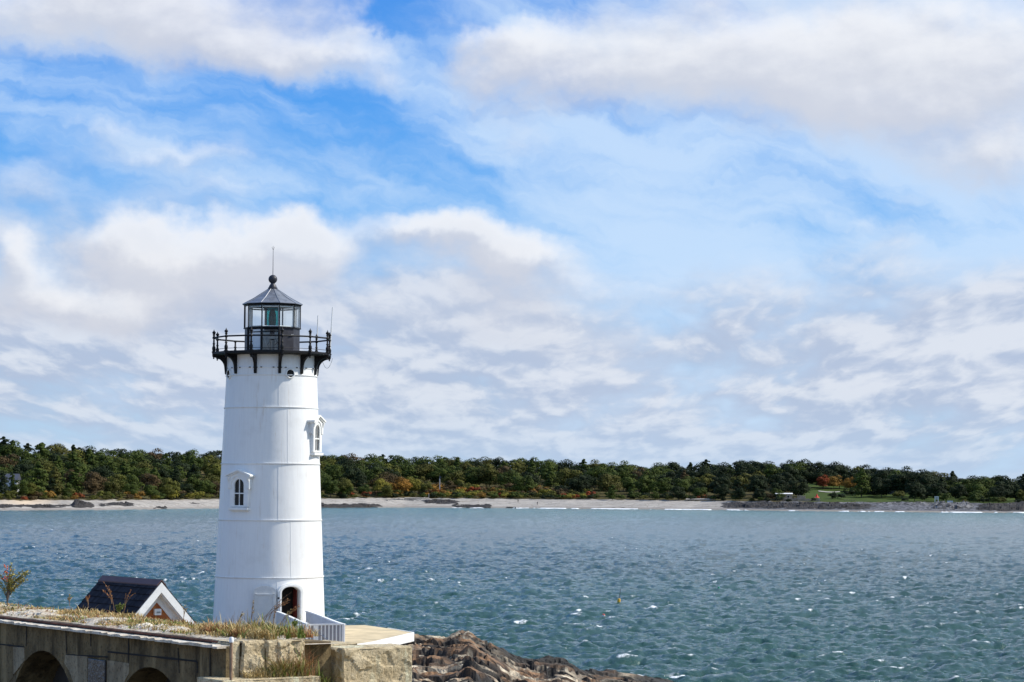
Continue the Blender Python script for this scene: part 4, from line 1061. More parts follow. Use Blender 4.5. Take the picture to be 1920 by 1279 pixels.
# ------------------------------------------------------------------ concrete platform beside the tower
ZP = 2.87
def pz(px, py, z=ZP): q = atz(px, py, z); return (q.x, q.y)
poly = [pz(470, 1200), pz(560, 1168), pz(646, 1172.5), pz(684, 1172), pz(726, 1178), pz(774, 1186.5), pz(700, 1203.5), pz(560, 1226)]
e = tag(empty('platform', (poly[5][0], poly[5][1], ZP)), 'flat tan platform with white edge board beside the lighthouse', 'platform')
def slab(mb, poly, z0, z1, o):
    n = len(poly); vs = [(x - o.x, y - o.y, z0 - o.z) for x, y in poly] + [(x - o.x, y - o.y, z1 - o.z) for x, y in poly]
    return mb.add(vs, [tuple(reversed(range(n))), tuple(range(n, 2 * n))] + [(i, (i + 1) % n, (i + 1) % n + n, i + n) for i in range(n)])
slab(MB(), poly, ZP - .35, ZP, e.location).build('slab', mat('tan_concrete', (.52, .42, .26), .9, var=.22, vscale=.9, bump=.01, bscale=12), e)
def board(p, q, z0, z1, th, o, mb=None):
    p = Vector((p[0], p[1], 0)); q = Vector((q[0], q[1], 0)); d = (q - p).normalized(); nrm = Vector((d.y, -d.x, 0))
    c = [p, q, q + nrm * th, p + nrm * th]; mb = mb or MB()
    return mb.add([(v.x - o.x, v.y - o.y, z - o.z) for z in (z0, z1) for v in c], [(3, 2, 1, 0), (4, 5, 6, 7), (0, 1, 5, 4), (1, 2, 6, 5), (2, 3, 7, 6), (3, 0, 4, 7)])
board(poly[6], poly[5], ZP - .34, ZP + .02, .06, e.location).build('edge_board', M_WHITE, e)
board(poly[7], poly[6], ZP - .34, ZP + .018, .06, e.location).build('edge_board', M_WHITE, e)
board(poly[5], poly[4], ZP - .34, ZP + .02, .06, e.location).build('edge_board', M_WHITE, e)
MB().box((-.12, -.12, -.14), (.16, .05, .20), rz=.6).build('bracket_plate', M_BEACON, e)

# ------------------------------------------------------------------ picket fences in front of the door
M_LITSIDE = mat('sunlit_side_white', (.86, .86, .84), .5, var=.03)
M_PICK = mat('shade_grey_pickets', (.33, .33, .36), .7, var=.08, vscale=6)  # grey puts the shade on white pickets into their colour
def fence(p, q, ztop, zbot, label, swoop=True, name='picket_fence', step=.135, wd=.09, brace=False):
    """p,q: world xy; ztop: function of s in 0..1"""
    p = Vector((p[0], p[1], 0)); q = Vector((q[0], q[1], 0)); L = (q - p).length; d = (q - p) / L
    e = tag(empty(name, (p.x, p.y, zbot), math.atan2(d.y, d.x)), label, 'fence')
    mb = MB(); bt = MB(); n = int(L / step)
    for i in range(n):
        s = (i + .5) / n; h = ztop(s) - zbot - .04
        mb.box((s * L, 0, h / 2), (.118, .022, h))
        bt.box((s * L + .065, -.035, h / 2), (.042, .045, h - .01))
    mb.build('boards', M_PICK, e); bt.build('lit_side_strips', M_LITSIDE, e)  # white strips added to paint the sunlit sides of the pickets
    tr = MB(); m = 16
    vs = []
    for i in range(m + 1):
        s = i / m; z = ztop(s) - zbot
        vs += [(s * L, -.06, z - .05), (s * L, .06, z - .05), (s * L, .06, z), (s * L, -.06, z)]
    tr.add(vs, [(4 * k + j, 4 * k + (j + 1) % 4, 4 * k + 4 + (j + 1) % 4, 4 * k + 4 + j) for k in range(m) for j in range(4)] + [(0, 1, 2, 3), (4 * m + 3, 4 * m + 2, 4 * m + 1, 4 * m)])
    tr.build('top_rail', M_WHITE, e)
    for s in (0.02, .98):
        MB().box((s * L, .0, (ztop(s) - zbot) / 2), (.09, .09, ztop(s) - zbot - .005)).build('post', M_WHITE, e)
    if brace:
        MB().box((L * .5, -.035, .45), (.12, .03, .9)).build('mid_post', M_WHITE, e)
        MB().tube([(L * .5, -.04, .62), (L * .88, -.04, .06)], .03, 4).build('brace', M_PICK, e)
    else:
        MB().box((L / 2, .03, .15), (L, .04, .09)).build('bottom_rail', M_PICK, e)
    return e
def swoop(z0, z1): return lambda s: z0 + (z1 - z0) * (s * s * (3 - 2 * s))
lf0, lf1 = at(519, 1146, 97.2), at(577, 1169, 90.9)
rf0, rf1 = at(575, 1145, 97.6), at(646, 1170, 91.2)
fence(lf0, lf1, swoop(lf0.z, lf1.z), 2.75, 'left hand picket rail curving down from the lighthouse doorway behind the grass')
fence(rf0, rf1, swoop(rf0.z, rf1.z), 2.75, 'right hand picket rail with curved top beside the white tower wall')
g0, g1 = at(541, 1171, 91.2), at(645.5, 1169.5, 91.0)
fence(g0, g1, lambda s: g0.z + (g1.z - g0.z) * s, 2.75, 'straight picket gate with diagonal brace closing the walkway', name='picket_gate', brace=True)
wk = [lf0 + Vector((0, 0, 0)), rf0, rf1, lf1]
MB_ = MB(); slab(MB_, [(v.x, v.y) for v in wk], 2.88, 2.94, Vector((0, 0, 0)))
tag(MB_.build('walkway', M_PICK), 'grey board walkway leading to the lighthouse doorway', 'walkway', kind='structure')

# ------------------------------------------------------------------ fort wall
C0 = Vector((-6.58, 55.9, 0)); UA = Vector((-.577, .817, 0)); VA = Vector((.817, .577, 0)); ZW = 5.2
def wl(u, v, z): q = C0 + UA * u + VA * v; return Vector((q.x, q.y, z))
def wall_u(px, py):   # coordinates on the face of the wall (v=0) for a photo pixel
    d = ray(px, py); o = Vector((0, 0, HC)); k = (C0 - o).dot(VA) / d.dot(VA); q = o + d * k
    return (q - C0).dot(UA), q.z
def stone_mat(name, c1, c2, stain=.6, bump=.05, joints=False, sc=1.0, streak=True):
    m, t, p = new_mat(name)
    tc = t.n('ShaderNodeTexCoord').outputs['Object']
    n = t.noise(tc, 1.3 * sc, 7, .68); n2 = t.noise(tc, 11 * sc, 6, .72)
    c = t.mix(t.rng(n, .35, .66), c1, c2)
    c = t.mix(t.rng(n2, .52, .64, 0, .7), c, tuple(x * .3 for x in c1))
    if streak:
        st = t.noise(t.scalevec(tc, (1.1, 1.1, .22)), 1.1, 7, .68)
        c = t.mix(t.rng(st, .46, .64, 0, stain), c, tuple(x * .22 for x in c1))
        wst = t.noise(t.scalevec(tc, (1.3, 1.3, .22)), 1.1, 6, .66)
        c = t.mix(t.rng(wst, .52, .66, 0, .75), c, tuple(min(.74, x * 1.4) for x in c2))
    t.put(p.inputs['Base Color'], c); p.inputs['Roughness'].default_value = .9; p.inputs['Specular IOR Level'].default_value = .25
    b = t.n('ShaderNodeBump'); b.inputs['Distance'].default_value = bump
    t.put(b.inputs['Height'], t.m('ADD', n, t.m('MULTIPLY', n2, .6))); t.put(p.inputs['Normal'], b.outputs[0])
    return m
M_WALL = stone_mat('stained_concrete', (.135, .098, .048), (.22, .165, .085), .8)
M_IMPOST = stone_mat('pale_impost_stone', (.24, .19, .12), (.35, .29, .19), .4)
M_GRAN = stone_mat('rough_granite', (.50, .395, .235), (.69, .575, .38), .22, .09, sc=1.4)
M_TOPS = stone_mat('bleached_rubble', (.50, .42, .31), (.74, .68, .58), .0, .03, sc=2.2, streak=False)
M_RUST = mat('rusty_iron', (.11, .035, .018), .8, var=.5, vscale=4)
FW = tag(empty('fort_wall', C0), 'shaded concrete fort wall with arched openings and rubble top', 'wall')
LW = 24.0
def toL(v): return (v.x - C0.x, v.y - C0.y, v.z)
MW = Matrix(((UA.x, VA.x, 0, 0), (UA.y, VA.y, 0, 0), (0, 0, 1, 0), (0, 0, 0, 1)))   # local u,v,z
ua, za = wall_u(82, 1220); ub, zb_ = wall_u(283, 1251)
al, _ = wall_u(20, 1279); ar_, _ = wall_u(137, 1279)
zl = 1.8
def archpts(uc, zt_):
    r = AR
    return [(uc + r, zl)] + [(uc + r * math.cos(PI * i / 20), zt_ - r + r * math.sin(PI * i / 20)) for i in range(21)] + [(uc - r, zl)]
ztop_face = ZW - .12
AR = 2.15; print('ARCH', ua, ub, za, zb_)
pts = [(0.0, ztop_face), (LW, ztop_face), (LW, zl)] + archpts(2 * ua - ub, za + .1) + archpts(ua, za) + archpts(ub, zb_) + [(0.0, zl)]
mb = MB(); mb.prism(pts, 0, 1.1, MW); o = mb.build('wall_face', M_WALL, FW)
MB().prism([(0.02, zl), (LW, zl), (LW, ztop_face - .1), (0.02, ztop_face - .1)], 1.1, 1.3, MW).build('vault_back', mat('painted_vault_shade', (.05, .045, .04), .9), FW)  # dark colour paints the deep shade inside the arches
# ledge and set-back cap course
led = MB()
n = 130
vs = []
for i in range(n + 1):
    u = LW * i / n; j = random.uniform(-.05, .05)
    vs += [(u, -.21 + j, ztop_face - .05), (u, -.21 + j, ztop_face + .01 + j * .4), (u, .15, ztop_face + .02), (u, .15, ztop_face - .05)]
led.add(vs, [(4 * k + j, 4 * k + (j + 1) % 4, 4 * k + 4 + (j + 1) % 4, 4 * k + 4 + j) for k in range(n) for j in range(4)] + [(0, 1, 2, 3)], MW)
led.build('ledge', M_TOPS, FW)
MB().prism([(0.0, ztop_face + .02), (LW, ztop_face + .02), (LW, ZW - .03), (0.0, ZW - .03)], .11, .4, MW).build('cap_course', stone_mat('recess_shade_cap', (.05, .038, .03), (.10, .07, .05), .3), FW)  # shadow of the set-back is put into the dark cap colour
MB().box((LW / 2 + .3, .10, ZW - .055), (LW - .6, .04, .035), MW).build('rusty_edge_strip', M_RUST, FW)
# joints and proud stones of the face
for q, m_, th in ((((27, 1213), (47, 1214), (48, 1238), (28, 1264), (27, 1264)), M_IMPOST, .03), (((0, 1209), (26, 1212), (26, 1268), (10, 1290), (0, 1290)), M_WALL, .012),
                 (((124, 1228), (165, 1231), (165, 1290), (142, 1290), (133, 1262), (122, 1243)), M_IMPOST, .02), (((202, 1238), (243, 1244), (243, 1262), (228, 1290), (202, 1290)), M_IMPOST, .02)):
    MB().prism([wall_u(*c) for c in q], -th, .01, MW).build('facing_stone', m_, FW)
def joint(x0, y0, x1, y1, w=.045):
    u0, z0 = wall_u(x0, y0); u1, z1 = wall_u(x1, y1); d = Vector((u1 - u0, 0, z1 - z0)); n = Vector((-d.z, 0, d.x)).normalized() * w / 2
    k = 10; A = []; Bq = []
    for i in range(k + 1):
        s = i / k; j = random.uniform(.5, 1.3)
        A.append((u0 + d.x * s + n.x * j, z0 + d.z * s + n.z * j)); Bq.append((u0 + d.x * s - n.x * j, z0 + d.z * s - n.z * j))
    return A + Bq[::-1]
jb = MB()
for q in ((171, 1176, 171, 1212), (203, 1222, 370, 1240), (125, 1228, 203, 1232), (395, 1207, 395, 1268), (0, 1208, 46, 1213), (242, 1196, 242, 1245), (335, 1215, 337, 1262), (371, 1240, 371, 1262), (51, 1168, 50, 1212), (124, 1172, 126, 1226)):
    jb.prism(joint(*q), -.019, -.0165, MW)
jb.build('mortar_joints', M_DARKIN, FW)
u0, z0 = wall_u(168, 1234); u1, z1 = wall_u(200, 1236)
MB().prism([(u1, zl), (u0, zl), (u0, z0), (u1, z0)], -.05, .01, MW).build('wet_pier', mat('wet_dark_stone', (.025, .025, .03), .25, var=.5, vscale=3, bump=.04, bscale=6), FW, bevel=.02)
# rubble top
def top_sheet():
    us = np.arange(-.0, LW, .055); vsx = np.arange(.12, 3.08, .055)
    U, Vv = np.meshgrid(us, vsx, indexing='ij')
    wU = U + (fbm(U * 1.5, Vv * 1.5, 2, 101) - .5) * .5
    h1, t1, e1 = cells(wU / .42, Vv / .36, 102); h2, t2, e2 = cells(wU / .15, Vv / .13, 106)
    z = ZW - .03 + .05 * h1 + .05 * t1 + .03 * h2 + (fbm(U / 1.1, Vv / .9, 3, 109) - .4) * .22 - .04 * np.clip(1 - e1 / .06, 0, 1)
    z -= .10 * np.clip((Vv - 1.6) / 1.4, 0, 1)
    edge = np.minimum((Vv - .12) / .55, (3.08 - Vv) / .3); edge = np.minimum(edge, U / .2).clip(0, 1)
    z = ZW - .06 + (z - ZW + .06) * edge
    z = np.where((U < 1.6) & (Vv > 2.0), np.minimum(z, ZW - .15), z)
    X = U * UA.x + Vv * VA.x; Y = U * UA.y + Vv * VA.y
    dirt = (fbm(U / 1.6, Vv / .8, 4, 115) - .5) * 3 + .25 - (Vv < .5) * .1
    m, t, p = new_mat('rubble_top')
    tc = t.n('ShaderNodeTexCoord').outputs['Object']; A = lambda n: t.n('ShaderNodeAttribute', attribute_name=n).outputs['Fac']
    n = t.noise(tc, 5, 6, .7)
    c = t.mix(t.rng(n, .35, .62), (.62, .57, .48), (.40, .33, .24))
    c = t.mix(t.rng(t.noise(tc, 1.6, 5, .7), .60, .70), c, (.26, .13, .08))
    c = t.mix(A('dirt'), c, t.mix(t.rng(n, .4, .6), (.13, .10, .05), (.30, .22, .10)))
    t.put(p.inputs['Base Color'], c); p.inputs['Roughness'].default_value = .95
    b = t.n('ShaderNodeBump'); b.inputs['Distance'].default_value = .03; t.put(b.inputs['Height'], t.noise(tc, 14, 5, .7)); t.put(p.inputs['Normal'], b.outputs[0])
    npmesh('rubble_top', np.stack([X, Y, z], -1).reshape(-1, 3), gridfaces(*U.shape), m, False, FW, {'dirt': np.clip(dirt, 0, 1)})
top_sheet()
MB().prism([(0.3, zl), (LW, zl), (LW, ZW - .12), (0.3, ZW - .12)], 1.3, 3.0, MW).build('wall_core', M_WALL, FW)

def rough_block(name, u0, u1, v0, v1, z0, z1, m, seed, amp=.05, parent=None, res=.045, loc=None, round_=.05):
    """a quarry-faced stone, every face a fine displaced grid; u,v in the wall's frame, u1>u0, v1>v0"""
    V = []; Fq = []; off = 0
    dims = (u1 - u0, v1 - v0, z1 - z0); org = np.array([u0, v0, z0]); cen = org + np.array(dims) / 2
    for ax in range(3):
        for sg in (0, 1):
            b, c = [i for i in range(3) if i != ax]
            nb, nc = max(2, int(dims[b] / res)) + 1, max(2, int(dims[c] / res)) + 1
            B_, C_ = np.meshgrid(np.linspace(0, dims[b], nb), np.linspace(0, dims[c], nc), indexing='ij')
            P = np.zeros(B_.shape + (3,)); P[..., b] = B_; P[..., c] = C_; P[..., ax] = dims[ax] * sg
            n = fbm(B_ * 2.3 + 9 * ax, C_ * 2.3 + sg * 5, 5, seed + ax * 2 + sg, .6) - .5
            h_, t_, e_ = cells(B_ / .34 + seed, C_ / .30, seed + ax)
            dd = n * amp * 2 + (h_ - .5) * amp * .8 + t_ * amp * .9
            if ax == 2 and sg == 1: dd *= .35
            ed = np.minimum(np.minimum(B_, dims[b] - B_), np.minimum(C_, dims[c] - C_))
            inset = np.clip(1 - ed / round_, 0, 1) ** 2 * round_ * .45
            dd = dd * np.clip(ed / .05, 0, 1) - inset
            P[..., ax] += dd * (1 if sg else -1)
            f_ = gridfaces(nb, nc) + off
            if (sg == 1) ^ (ax == 1): f_ = f_
            V.append((P + org).reshape(-1, 3)); Fq.append(f_); off += nb * nc
    V = np.concatenate(V); Fq = np.concatenate(Fq)
    if loc is None: loc = Vector((0, 0, 0))
    W3 = np.stack([V[:, 0] * UA.x + V[:, 1] * VA.x + C0.x - loc.x, V[:, 0] * UA.y + V[:, 1] * VA.y + C0.y - loc.y, V[:, 2] - loc.z], -1)
    o = npmesh(name, W3, Fq, m, False)
    bm = bmesh.new(); bm.from_mesh(o.data); bmesh.ops.remove_doubles(bm, verts=bm.verts, dist=.004); bmesh.ops.recalc_face_normals(bm, faces=bm.faces); bm.to_mesh(o.data); bm.free()
    if parent: o.parent = parent
    else: o.location = loc
    return o
# the sunlit end of the wall: three quarry-faced stones over a projecting ledge (end plane u = 0, facing -UA)
for (v0, v1, u0, z0, sd_, am) in ((.10, .36, -.02, 4.2, 201, .03), (.37, .98, -.10, 4.2, 203, .07), (.99, 2.02, -.14, 4.2, 207, .09)):
    rough_block('end_stone', u0, .9, v0, v1, z0, ZW - .02, M_GRAN, sd_, am, loc=C0, parent=FW)
rough_block('projecting_slab', .95, 2.4, 1.9, 4.15, 4.80, 4.97, M_GRAN, 211, .03, loc=C0, parent=FW)
rough_block('foot_ledge', -.75, .5, -.5, 2.1, 4.05, 4.36, M_GRAN, 215, .03, loc=C0, parent=FW)
rough_block('inner_corner_stone', 1.15, 1.6, 2.0, 3.2, 3.4, 4.79, stone_mat('painted_shade_stone', (.06, .05, .035), (.11, .09, .06), .5), 219, .04, loc=C0, parent=FW)  # darker colour paints the shade of the recess
rough_block('low_step_stone', .35, .8, 2.05, 2.9, 3.4, 4.42, M_GRAN, 223, .05, loc=C0, parent=FW)
# big granite block
bc = at(643, 1216, 57.7)
bu, bv = (Vector((bc.x, bc.y, 0)) - C0).dot(UA), (Vector((bc.x, bc.y, 0)) - C0).dot(VA)
gb = rough_block('granite_block', bu, bu + .98, bv, bv + 1.98, 3.3, bc.z, M_GRAN, 231, .06, loc=Vector((bc.x, bc.y, 3.3)), round_=.06)
tag(gb, 'large squared granite block with rough sunlit face beside the fort wall', 'stone block')
# footing under the block so that it stands on something
ft = MB().box(((-.4), 2.6, 2.55), (3.2, 4.6, 1.48), MW).build('stone_footing', M_GRAN); ft.location = C0
tag(ft, 'stone footing carrying the granite block and ledge', 'footing', kind='structure')
# downpipe
q = at(434, 1198, 55.2)
e = tag(empty('downpipe', (q.x, q.y, 3.3)), 'thin rusty pipe with pale cap standing at the fort wall corner', 'pipe')
MB().tube([(0, 0, 0), (0, 0, q.z - 3.3 - .06)], .034, 10).build('pipe', mat('weathered_pipe', (.30, .19, .12), .6, metal=.2, var=.3, vscale=5), e, smooth=50)
MB().lathe([(.001, .0), (.05, 0), (.055, .08), (.04, .12), (.001, .125)], 12, Matrix.Translation((0, 0, q.z - 3.3 - .08))).build('cap', M_ANT, e, smooth=50)

# ------------------------------------------------------------------ brick oil house behind the wall
def oil_house():
    ap = at(302, 1091, 78.0)
    X = VA; Yv = -UA                      # X to the right along the gable, Yv outward from the gable (towards camera)
    rz = math.atan2(X.y, X.x)
    e = tag(empty('oil_house', (ap.x, ap.y, 2.1), rz), 'small brick gabled house with dark shingle roof left of the lighthouse', 'house')
    # local: x along gable, y = depth (into the house), z up
    zr = ap.z - 2.1; hw, dr = 1.30, 1.42; Ld = 4.3
    M_BRICK = bpy.data.materials.new('red_brick'); M_BRICK.use_nodes = True; t = NT(M_BRICK.node_tree); p = M_BRICK.node_tree.nodes['Principled BSDF']
    tc = t.n('ShaderNodeTexCoord').outputs['Object']
    mp = t.n('ShaderNodeMapping'); mp.inputs['Rotation'].default_value = (PI / 2, 0, 0); t.put(mp.inputs[0], tc)
    bt = t.n('ShaderNodeTexBrick'); t.put(bt.inputs['Vector'], mp.outputs[0]); bt.inputs['Scale'].default_value = 2.2
    bt.inputs['Color1'].default_value = (.42, .11, .03, 1); bt.inputs['Color2'].default_value = (.50, .18, .045, 1); bt.inputs['Mortar'].default_value = (.28, .13, .08, 1); bt.inputs['Mortar Size'].default_value = .012
    t.put(p.inputs['Base Color'], bt.outputs[0]); p.inputs['Roughness'].default_value = .9
    wh = zr - dr
    MB().prism([(-hw + .30, 0), (-hw + .30, zr - (hw - .30) * dr / hw - .18), (0, zr - .18), (hw - .30, zr - (hw - .30) * dr / hw - .18), (hw - .30, 0)], .32, Ld - .25).build('wall', M_BRICK, e)
    # shingle roof: rows of slightly tilted shingles
    M_SH = bpy.data.materials.new('dark_slate_shingles'); M_SH.use_nodes = True; t = NT(M_SH.node_tree); p = M_SH.node_tree.nodes['Principled BSDF']
    at_ = t.n('ShaderNodeAttribute', attribute_name='tone').outputs['Fac']
    tc = t.n('ShaderNodeTexCoord').outputs['Object']; nn = t.noise(tc, 9, 5, .7)
    c = t.mix(at_, (.012, .011, .015), (.030, .028, .036)); c = t.mix(t.rng(nn, .5, .7, 0, .4), c, (.02, .02, .03))
    t.put(p.inputs['Base Color'], c); p.inputs['Roughness'].default_value = .85; p.inputs['Specular IOR Level'].default_value = .15
    rows_ = 8; sl = math.hypot(hw + .12, dr * (hw + .12) / hw)
    for side in (-1, 1):
        V = []; T = []
        dirx, dirz = side * hw / math.hypot(hw, dr), -dr / math.hypot(hw, dr)
        nx_, nz_ = side * dr / math.hypot(hw, dr), hw / math.hypot(hw, dr)
        for r in range(rows_):
            s0, s1 = sl * r / rows_ , sl * (r + 1) / rows_ + .05
            y = -.02 - random.uniform(0, .25)
            while y < Ld:
                w = random.uniform(.16, .30); ya, yb = max(y, -.02), min(y + w - .008, Ld + .02)
                if yb > ya:
                    a_, b_ = .012, .040 + random.uniform(-.004, .006)
                    tn = random.random(); js = random.uniform(-.008, .008)
                    for (s_, o_) in ((s0, a_), (s1 + js, b_)):
                        pass
                    P = [(s0, a_), (s1 + js, b_), (s1 + js, b_ - .028), (s0, a_ - .02)]
                    for yy in (ya, yb):
                        for s_, o_ in P: V.append((dirx * s_ + nx_ * o_, yy, zr + dirz * s_ + nz_ * o_)); T.append(tn)
                y += w
        V = np.array(V); nb = len(V) // 8; base_ = (np.arange(nb) * 8)[:, None]
        fs = np.concatenate([base_ + np.array(q) for q in ((0, 1, 5, 4), (1, 2, 6, 5), (2, 3, 7, 6), (3, 0, 4, 7), (0, 3, 2, 1), (4, 5, 6, 7))])
        npmesh('roof_slope', V, fs, M_SH, False, e, {'tone': T})
    MB().prism([(-.16, zr - .13), (-.16, zr - .09), (0, zr + .075), (.16, zr - .09), (.16, zr - .13), (0, zr + .035)], -.05, Ld + .04).build('ridge_cap', mat('reddish_ridge_cap', (.10, .05, .05), .6), e)
    # white barge boards with soffit and inner return
    k = dr / hw
    for y0, y1, a_, b_ in ((-.045, .02, .0, .26), (.02, .31, .26 - .06, .30), (.27, .33, .26, .52)):
        oz = [(-hw - .06, zr - (hw + .06) * k - a_), (0, zr - a_), (hw + .06, zr - (hw + .06) * k - a_), (hw + .06, zr - (hw + .06) * k - b_ * 1.25), (0, zr - b_ * 1.25), (-hw - .06, zr - (hw + .06) * k - b_ * 1.25)]
        oz = [(x, z - .015) for x, z in oz]
        MB().prism(oz, y0, y1).build('barge_board', M_WHITE, e)
    zb2 = zr - .98
    MB().box((.0, .22, zb2), (.23, .10, .20)).build('vent_frame', M_WHITE, e); MB().box((0.01, .165, zb2 - .01), (.13, .02, .05)).build('vent_slot', M_BEACON, e)
    return e
oil_house()

# ------------------------------------------------------------------ weeds on the wall and ledge
def blade_mat(name, c1, c2):
    m, t, p = new_mat(name); a = t.n('ShaderNodeAttribute', attribute_name='tone').outputs['Fac']
    t.put(p.inputs['Base Color'], t.mix(a, c1, c2)); p.inputs['Roughness'].default_value = .7; p.inputs['Specular IOR Level'].default_value = .2
    return m
M_DRY = blade_mat('dry_grass', (.30, .19, .06), (.62, .50, .24)); M_GRN = blade_mat('green_weed', (.09, .13, .025), (.24, .27, .06)); M_RUSTW = blade_mat('rust_weed', (.26, .09, .035), (.40, .22, .09))
def blades(pts, hgt, wid, lean, seed):
    """pts Nx3; returns verts, faces, tone for curved three-segment blades"""
    rg = np.random.default_rng(seed); n = len(pts); h = hgt * rg.uniform(.35, 1.1, n) * np.where(rg.uniform(0, 1, n) < .06, 1.9, 1.0)
    a = rg.uniform(0, 2 * PI, n); d = np.stack([np.cos(a), np.sin(a), 0 * a], -1); w = np.stack([-np.sin(a), np.cos(a), 0 * a], -1) * (wid * rg.uniform(.6, 1.3, n))[:, None]
    ln = lean * rg.uniform(.1, 1.3, n)
    V = []
    for s, k in ((0, 1.0), (.4, .85), (.75, .55), (1.0, .08)):
        c = pts + d * (h * ln * s * s)[:, None] + np.array([0, 0, 1.0]) * (h * s * (1 - .25 * ln * s))[:, None]
        V += [c - w * k / 2, c + w * k / 2]
    V = np.stack(V, 1).reshape(-1, 3); b = (np.arange(n) * 8)[:, None]
    Fq = np.concatenate([b + np.array(q) for q in ((0, 1, 3, 2), (2, 3, 5, 4), (4, 5, 7, 6))])
    return V, Fq, np.repeat(rg.uniform(0, 1, n), 8)
def on_wall(n, u0, u1, v0, v1, seed, clump=None):
    rg = np.random.default_rng(seed); u = rg.uniform(u0, u1, n * 4); v = rg.uniform(v0, v1, n * 4)
    if clump is not None:
        k = fbm(u / clump, v / clump * 1.3, 3, seed) > .56; u, v = u[k], v[k]
    u, v = u[:n], v[:n]
    return np.stack([u * UA.x + v * VA.x + C0.x, u * UA.y + v * VA.y + C0.y, np.full(len(u), ZW + .0)], -1)
def grass(label, sets, m):
    Vs, Fs, Ts = [], [], []; o = 0
    for pts, h, w, l, s in sets:
        V, F_, T = blades(pts, h, w, l, s); Vs.append(V); Fs.append(F_ + o); Ts.append(T); o += len(V)
    ob = npmesh('grass', np.concatenate(Vs), np.concatenate(Fs), m, False, attrs={'tone': np.concatenate(Ts)})
    tag(ob, label, 'grass', kind='stuff')
grass('dry yellow grass scattered along the rubble top of the wall', [
    (on_wall(5200, 3.2, 23, .3, 2.9, 301, .45), .08, .022, .9, 1), (on_wall(900, 10.2, 13.5, 1.6, 3.0, 302, .5), .15, .02, .9, 2), (on_wall(1200, 4.5, 8, .5, 1.6, 303, .5), .14, .025, .8, 3),
    (on_wall(1500, .35, 3.6, .9, 2.8, 304, .55), .30, .018, .9, 4), (on_wall(1700, .3, 6, .5, 2.8, 306, .35), .13, .022, 1.1, 44), (on_wall(700, -.0, 1.2, .9, 2.1, 305, .4), .30, .018, 1.0, 5)], M_DRY)
grass('low green weeds growing between the dry grass on the wall', [
    (on_wall(520, .3, 3.2, .8, 2.6, 311, .5), .30, .03, 1.1, 6), (on_wall(900, 5, 8, .6, 2.0, 312, .5), .12, .035, 1.0, 7), (on_wall(240, -.0, .9, 1.3, 2.15, 313, .4), .36, .03, 1.0, 8), (on_wall(1300, 2.5, 22, .3, 2.8, 314, .4), .08, .03, 1, 9)], M_GRN)
grass('rust brown weeds on the wall top', [(on_wall(1500, 0.1, 3, .8, 2.4, 321, .6), .24, .02, .8, 10), (on_wall(1400, 3, 22, .3, 2.8, 322, .35), .13, .02, .8, 11)], M_RUSTW)
def ledge_pts(n, u0, u1, v0, v1, z, seed):
    p = on_wall(n, u0, u1, v0, v1, seed); p[:, 2] = z; return p
grass('tangled grass growing at the foot of the sunlit stones', [(ledge_pts(500, -.6, -.12, .35, 1.9, 4.34, 331), .26, .018, 1.1, 12), (ledge_pts(330, -.6, -.15, 1.0, 1.9, 4.36, 332), .58, .016, 1.1, 13)], M_DRY)
grass('green weeds at the foot of the sunlit stones', [(ledge_pts(260, -.6, -.15, .9, 1.9, 4.36, 333), .42, .026, 1.1, 14), (ledge_pts(60, .1, .3, 2.1, 3.0, 4.0, 334), .6, .03, 1.0, 15)], M_GRN)
grass('brown weeds hanging before the dark recess of the wall', [(ledge_pts(160, -.6, -.1, 1.2, 2.05, 4.3, 335), .75, .012, .8, 16)], M_RUSTW)
def stalk(px, py, Y, h, lean, nb, m, label, seed, name='weed_stalk', seedhead=True, group=None, spread=.5, leafs=10, ls=.05):
    rg = random.Random(seed); p = at(px, py, Y)
    e = tag(empty(name, p), label, 'weed' if name != 'berry_shrub' else 'shrub', group)
    st = MB(); lv = []; tn = []
    for b in range(nb):
        s0 = 0 if b == 0 else rg.uniform(.1, .55); dx = lean + (rg.uniform(-spread, spread) if b else 0); dy = rg.uniform(-spread, spread)
        L = h * (1 if b == 0 else rg.uniform(.5, .9))
        pts = [Vector((lean * h * s0 * .5, 0, h * s0 * .6))]
        for k in range(1, 6):
            s = k / 5; pts.append(pts[0] + Vector((dx * L * s * s, dy * L * s * .6, (h - h * s0 * .6) * (L / h) * s)))
        st.tube(pts, .008 if name != 'berry_shrub' else .016, 5, r2=.003)
        for k in range(leafs):
            s = rg.uniform(.35, 1.0) if not seedhead else rg.uniform(.7, 1.0); i = min(4, int(s * 5)); c = pts[i].lerp(pts[i + 1], s * 5 - i if s < 1 else 1)
            v1_ = Vector((rg.gauss(0, 1), rg.gauss(0, 1), rg.gauss(0, 1))).normalized(); v2_ = v1_.cross(Vector((rg.gauss(0, 1), rg.gauss(0, 1), rg.gauss(0, 1)))).normalized(); c = c + v1_ * ls * .5
            lv += [c - v1_ * ls, c + v2_ * ls * .35, c + v1_ * ls, c - v2_ * ls * .35]; tn += [rg.random()] * 4
    st.build('stems', M_BARK if name == 'berry_shrub' else M_STEM, e)
    lv = np.array([tuple(v) for v in lv]); npmesh('leaves', lv, np.arange(len(lv)).reshape(-1, 4), m, False, e, {'tone': tn})
    return e
M_STEM = mat('dry_stem', (.24, .14, .07), .8)
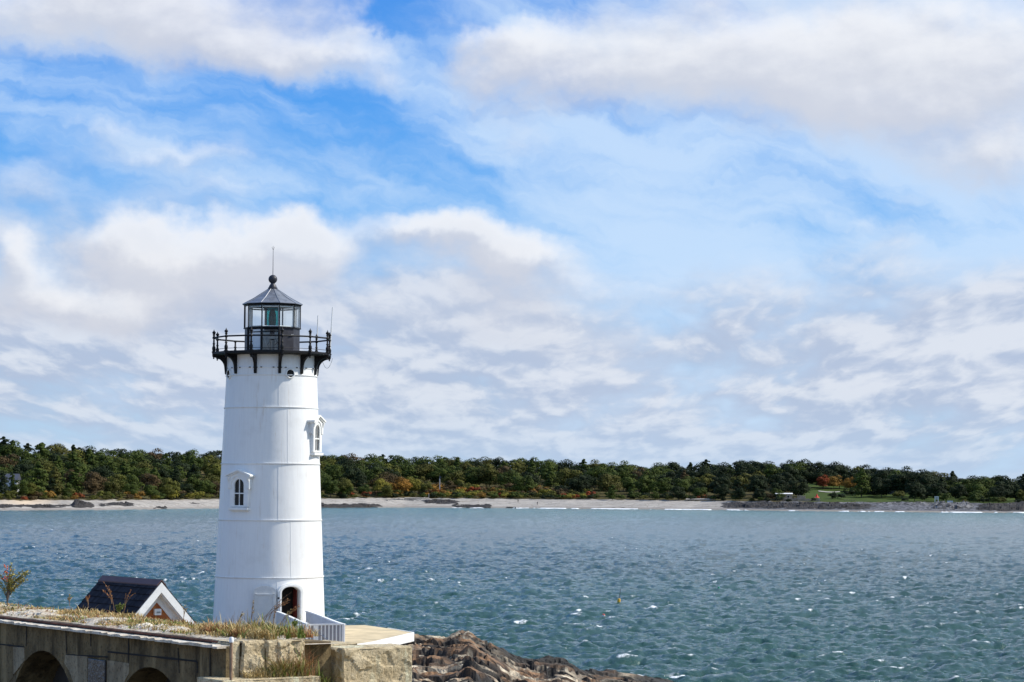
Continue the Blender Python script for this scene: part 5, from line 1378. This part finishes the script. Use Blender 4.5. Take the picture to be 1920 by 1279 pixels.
for i, (px, py, Y, h, ln, m, lab) in enumerate((
        (470, 1180, 60, .72, .10, M_DRY, 'tall dry grass stalk left of the grey door leaf'), (492, 1182, 59.8, .95, .75, M_RUSTW, 'arching reddish seed stalk crossing the grey door leaf'),
        (488, 1180, 59.5, .75, .9, M_RUSTW, 'second arching seed stalk below the reddish one'), (512, 1182, 59.6, .62, .08, M_STEM, 'thin dark weed stem between door leaf and doorway'),
        (530, 1180, 59.3, .62, .65, M_RUSTW, 'reddish seed stalk arching in front of the dark doorway'), (525, 1180, 59.4, .50, .55, M_DRY, 'pale seed stalk in front of the dark doorway'),
        (445, 1180, 60.2, .45, .3, M_DRY, 'short dry stalk near the left edge of the tower'), (550, 1184, 59.1, .30, .1, M_GRN, 'bright green bushy weed before the doorway'))):
    stalk(px, py, Y, h, ln, 3 if i != 7 else 12, m, lab, 400 + i, spread=.12 if i != 7 else .4, leafs=26 if i != 7 else 40, seedhead=i != 7, ls=.022 if i != 7 else .03)
stalk(214, 1148, 63.5, .82, -.35, 3, M_RUSTW, 'tall leaning weed with rusty leaf tufts in front of the dark roof', 420, seedhead=False, leafs=30, ls=.03, spread=.2)
stalk(232, 1150, 63.2, .62, .3, 4, M_RUSTW, 'weed stem with dark seed spikes in front of the dark roof', 421, leafs=22, ls=.022, spread=.25)
stalk(222, 1153, 63.0, .30, .1, 14, M_GRN, 'low leafy green weed at the foot of the tall leaning weed', 422, seedhead=False, leafs=26, ls=.035, spread=.7)
stalk(165, 1140, 65, .35, .1, 6, M_RUSTW, 'low rusty weed at the left foot of the dark roof', 423, leafs=20, ls=.025, spread=.4)
stalk(130, 1136, 66, .32, .0, 5, M_DRY, 'low orange tipped weed left of the dark roof', 424, leafs=20, ls=.025, spread=.4)
stalk(344, 1166, 60.5, .42, .1, 4, M_DRY, 'thin weed against the white gable edge', 425, leafs=16, ls=.02, spread=.25)
bs = stalk(13, 1137, 69.5, 1.25, .12, 22, blade_mat('olive_leaf', (.20, .19, .04), (.42, .34, .09)), 'small bush with red berries on the wall top at the left edge', 430, name='berry_shrub', seedhead=False, leafs=30, ls=.05, spread=.62)
bb = MB(); rg = random.Random(9)
for cx, cz in ((-.06, 1.15), (-.02, .98), (.0, .86), (-.08, .82), (.02, .78), (.03, 1.05)):
    for k in range(5):
        T = Matrix.Translation((cx + rg.gauss(0, .035), rg.gauss(0, .05) - .05, cz + rg.gauss(0, .03)))
        bb.lathe([(.001, -.022), (.018, -.012), (.022, 0), (.018, .012), (.001, .022)], 7, T)
bb.build('berries', mat('red_berries', (.50, .09, .03), .5), bs, smooth=60)
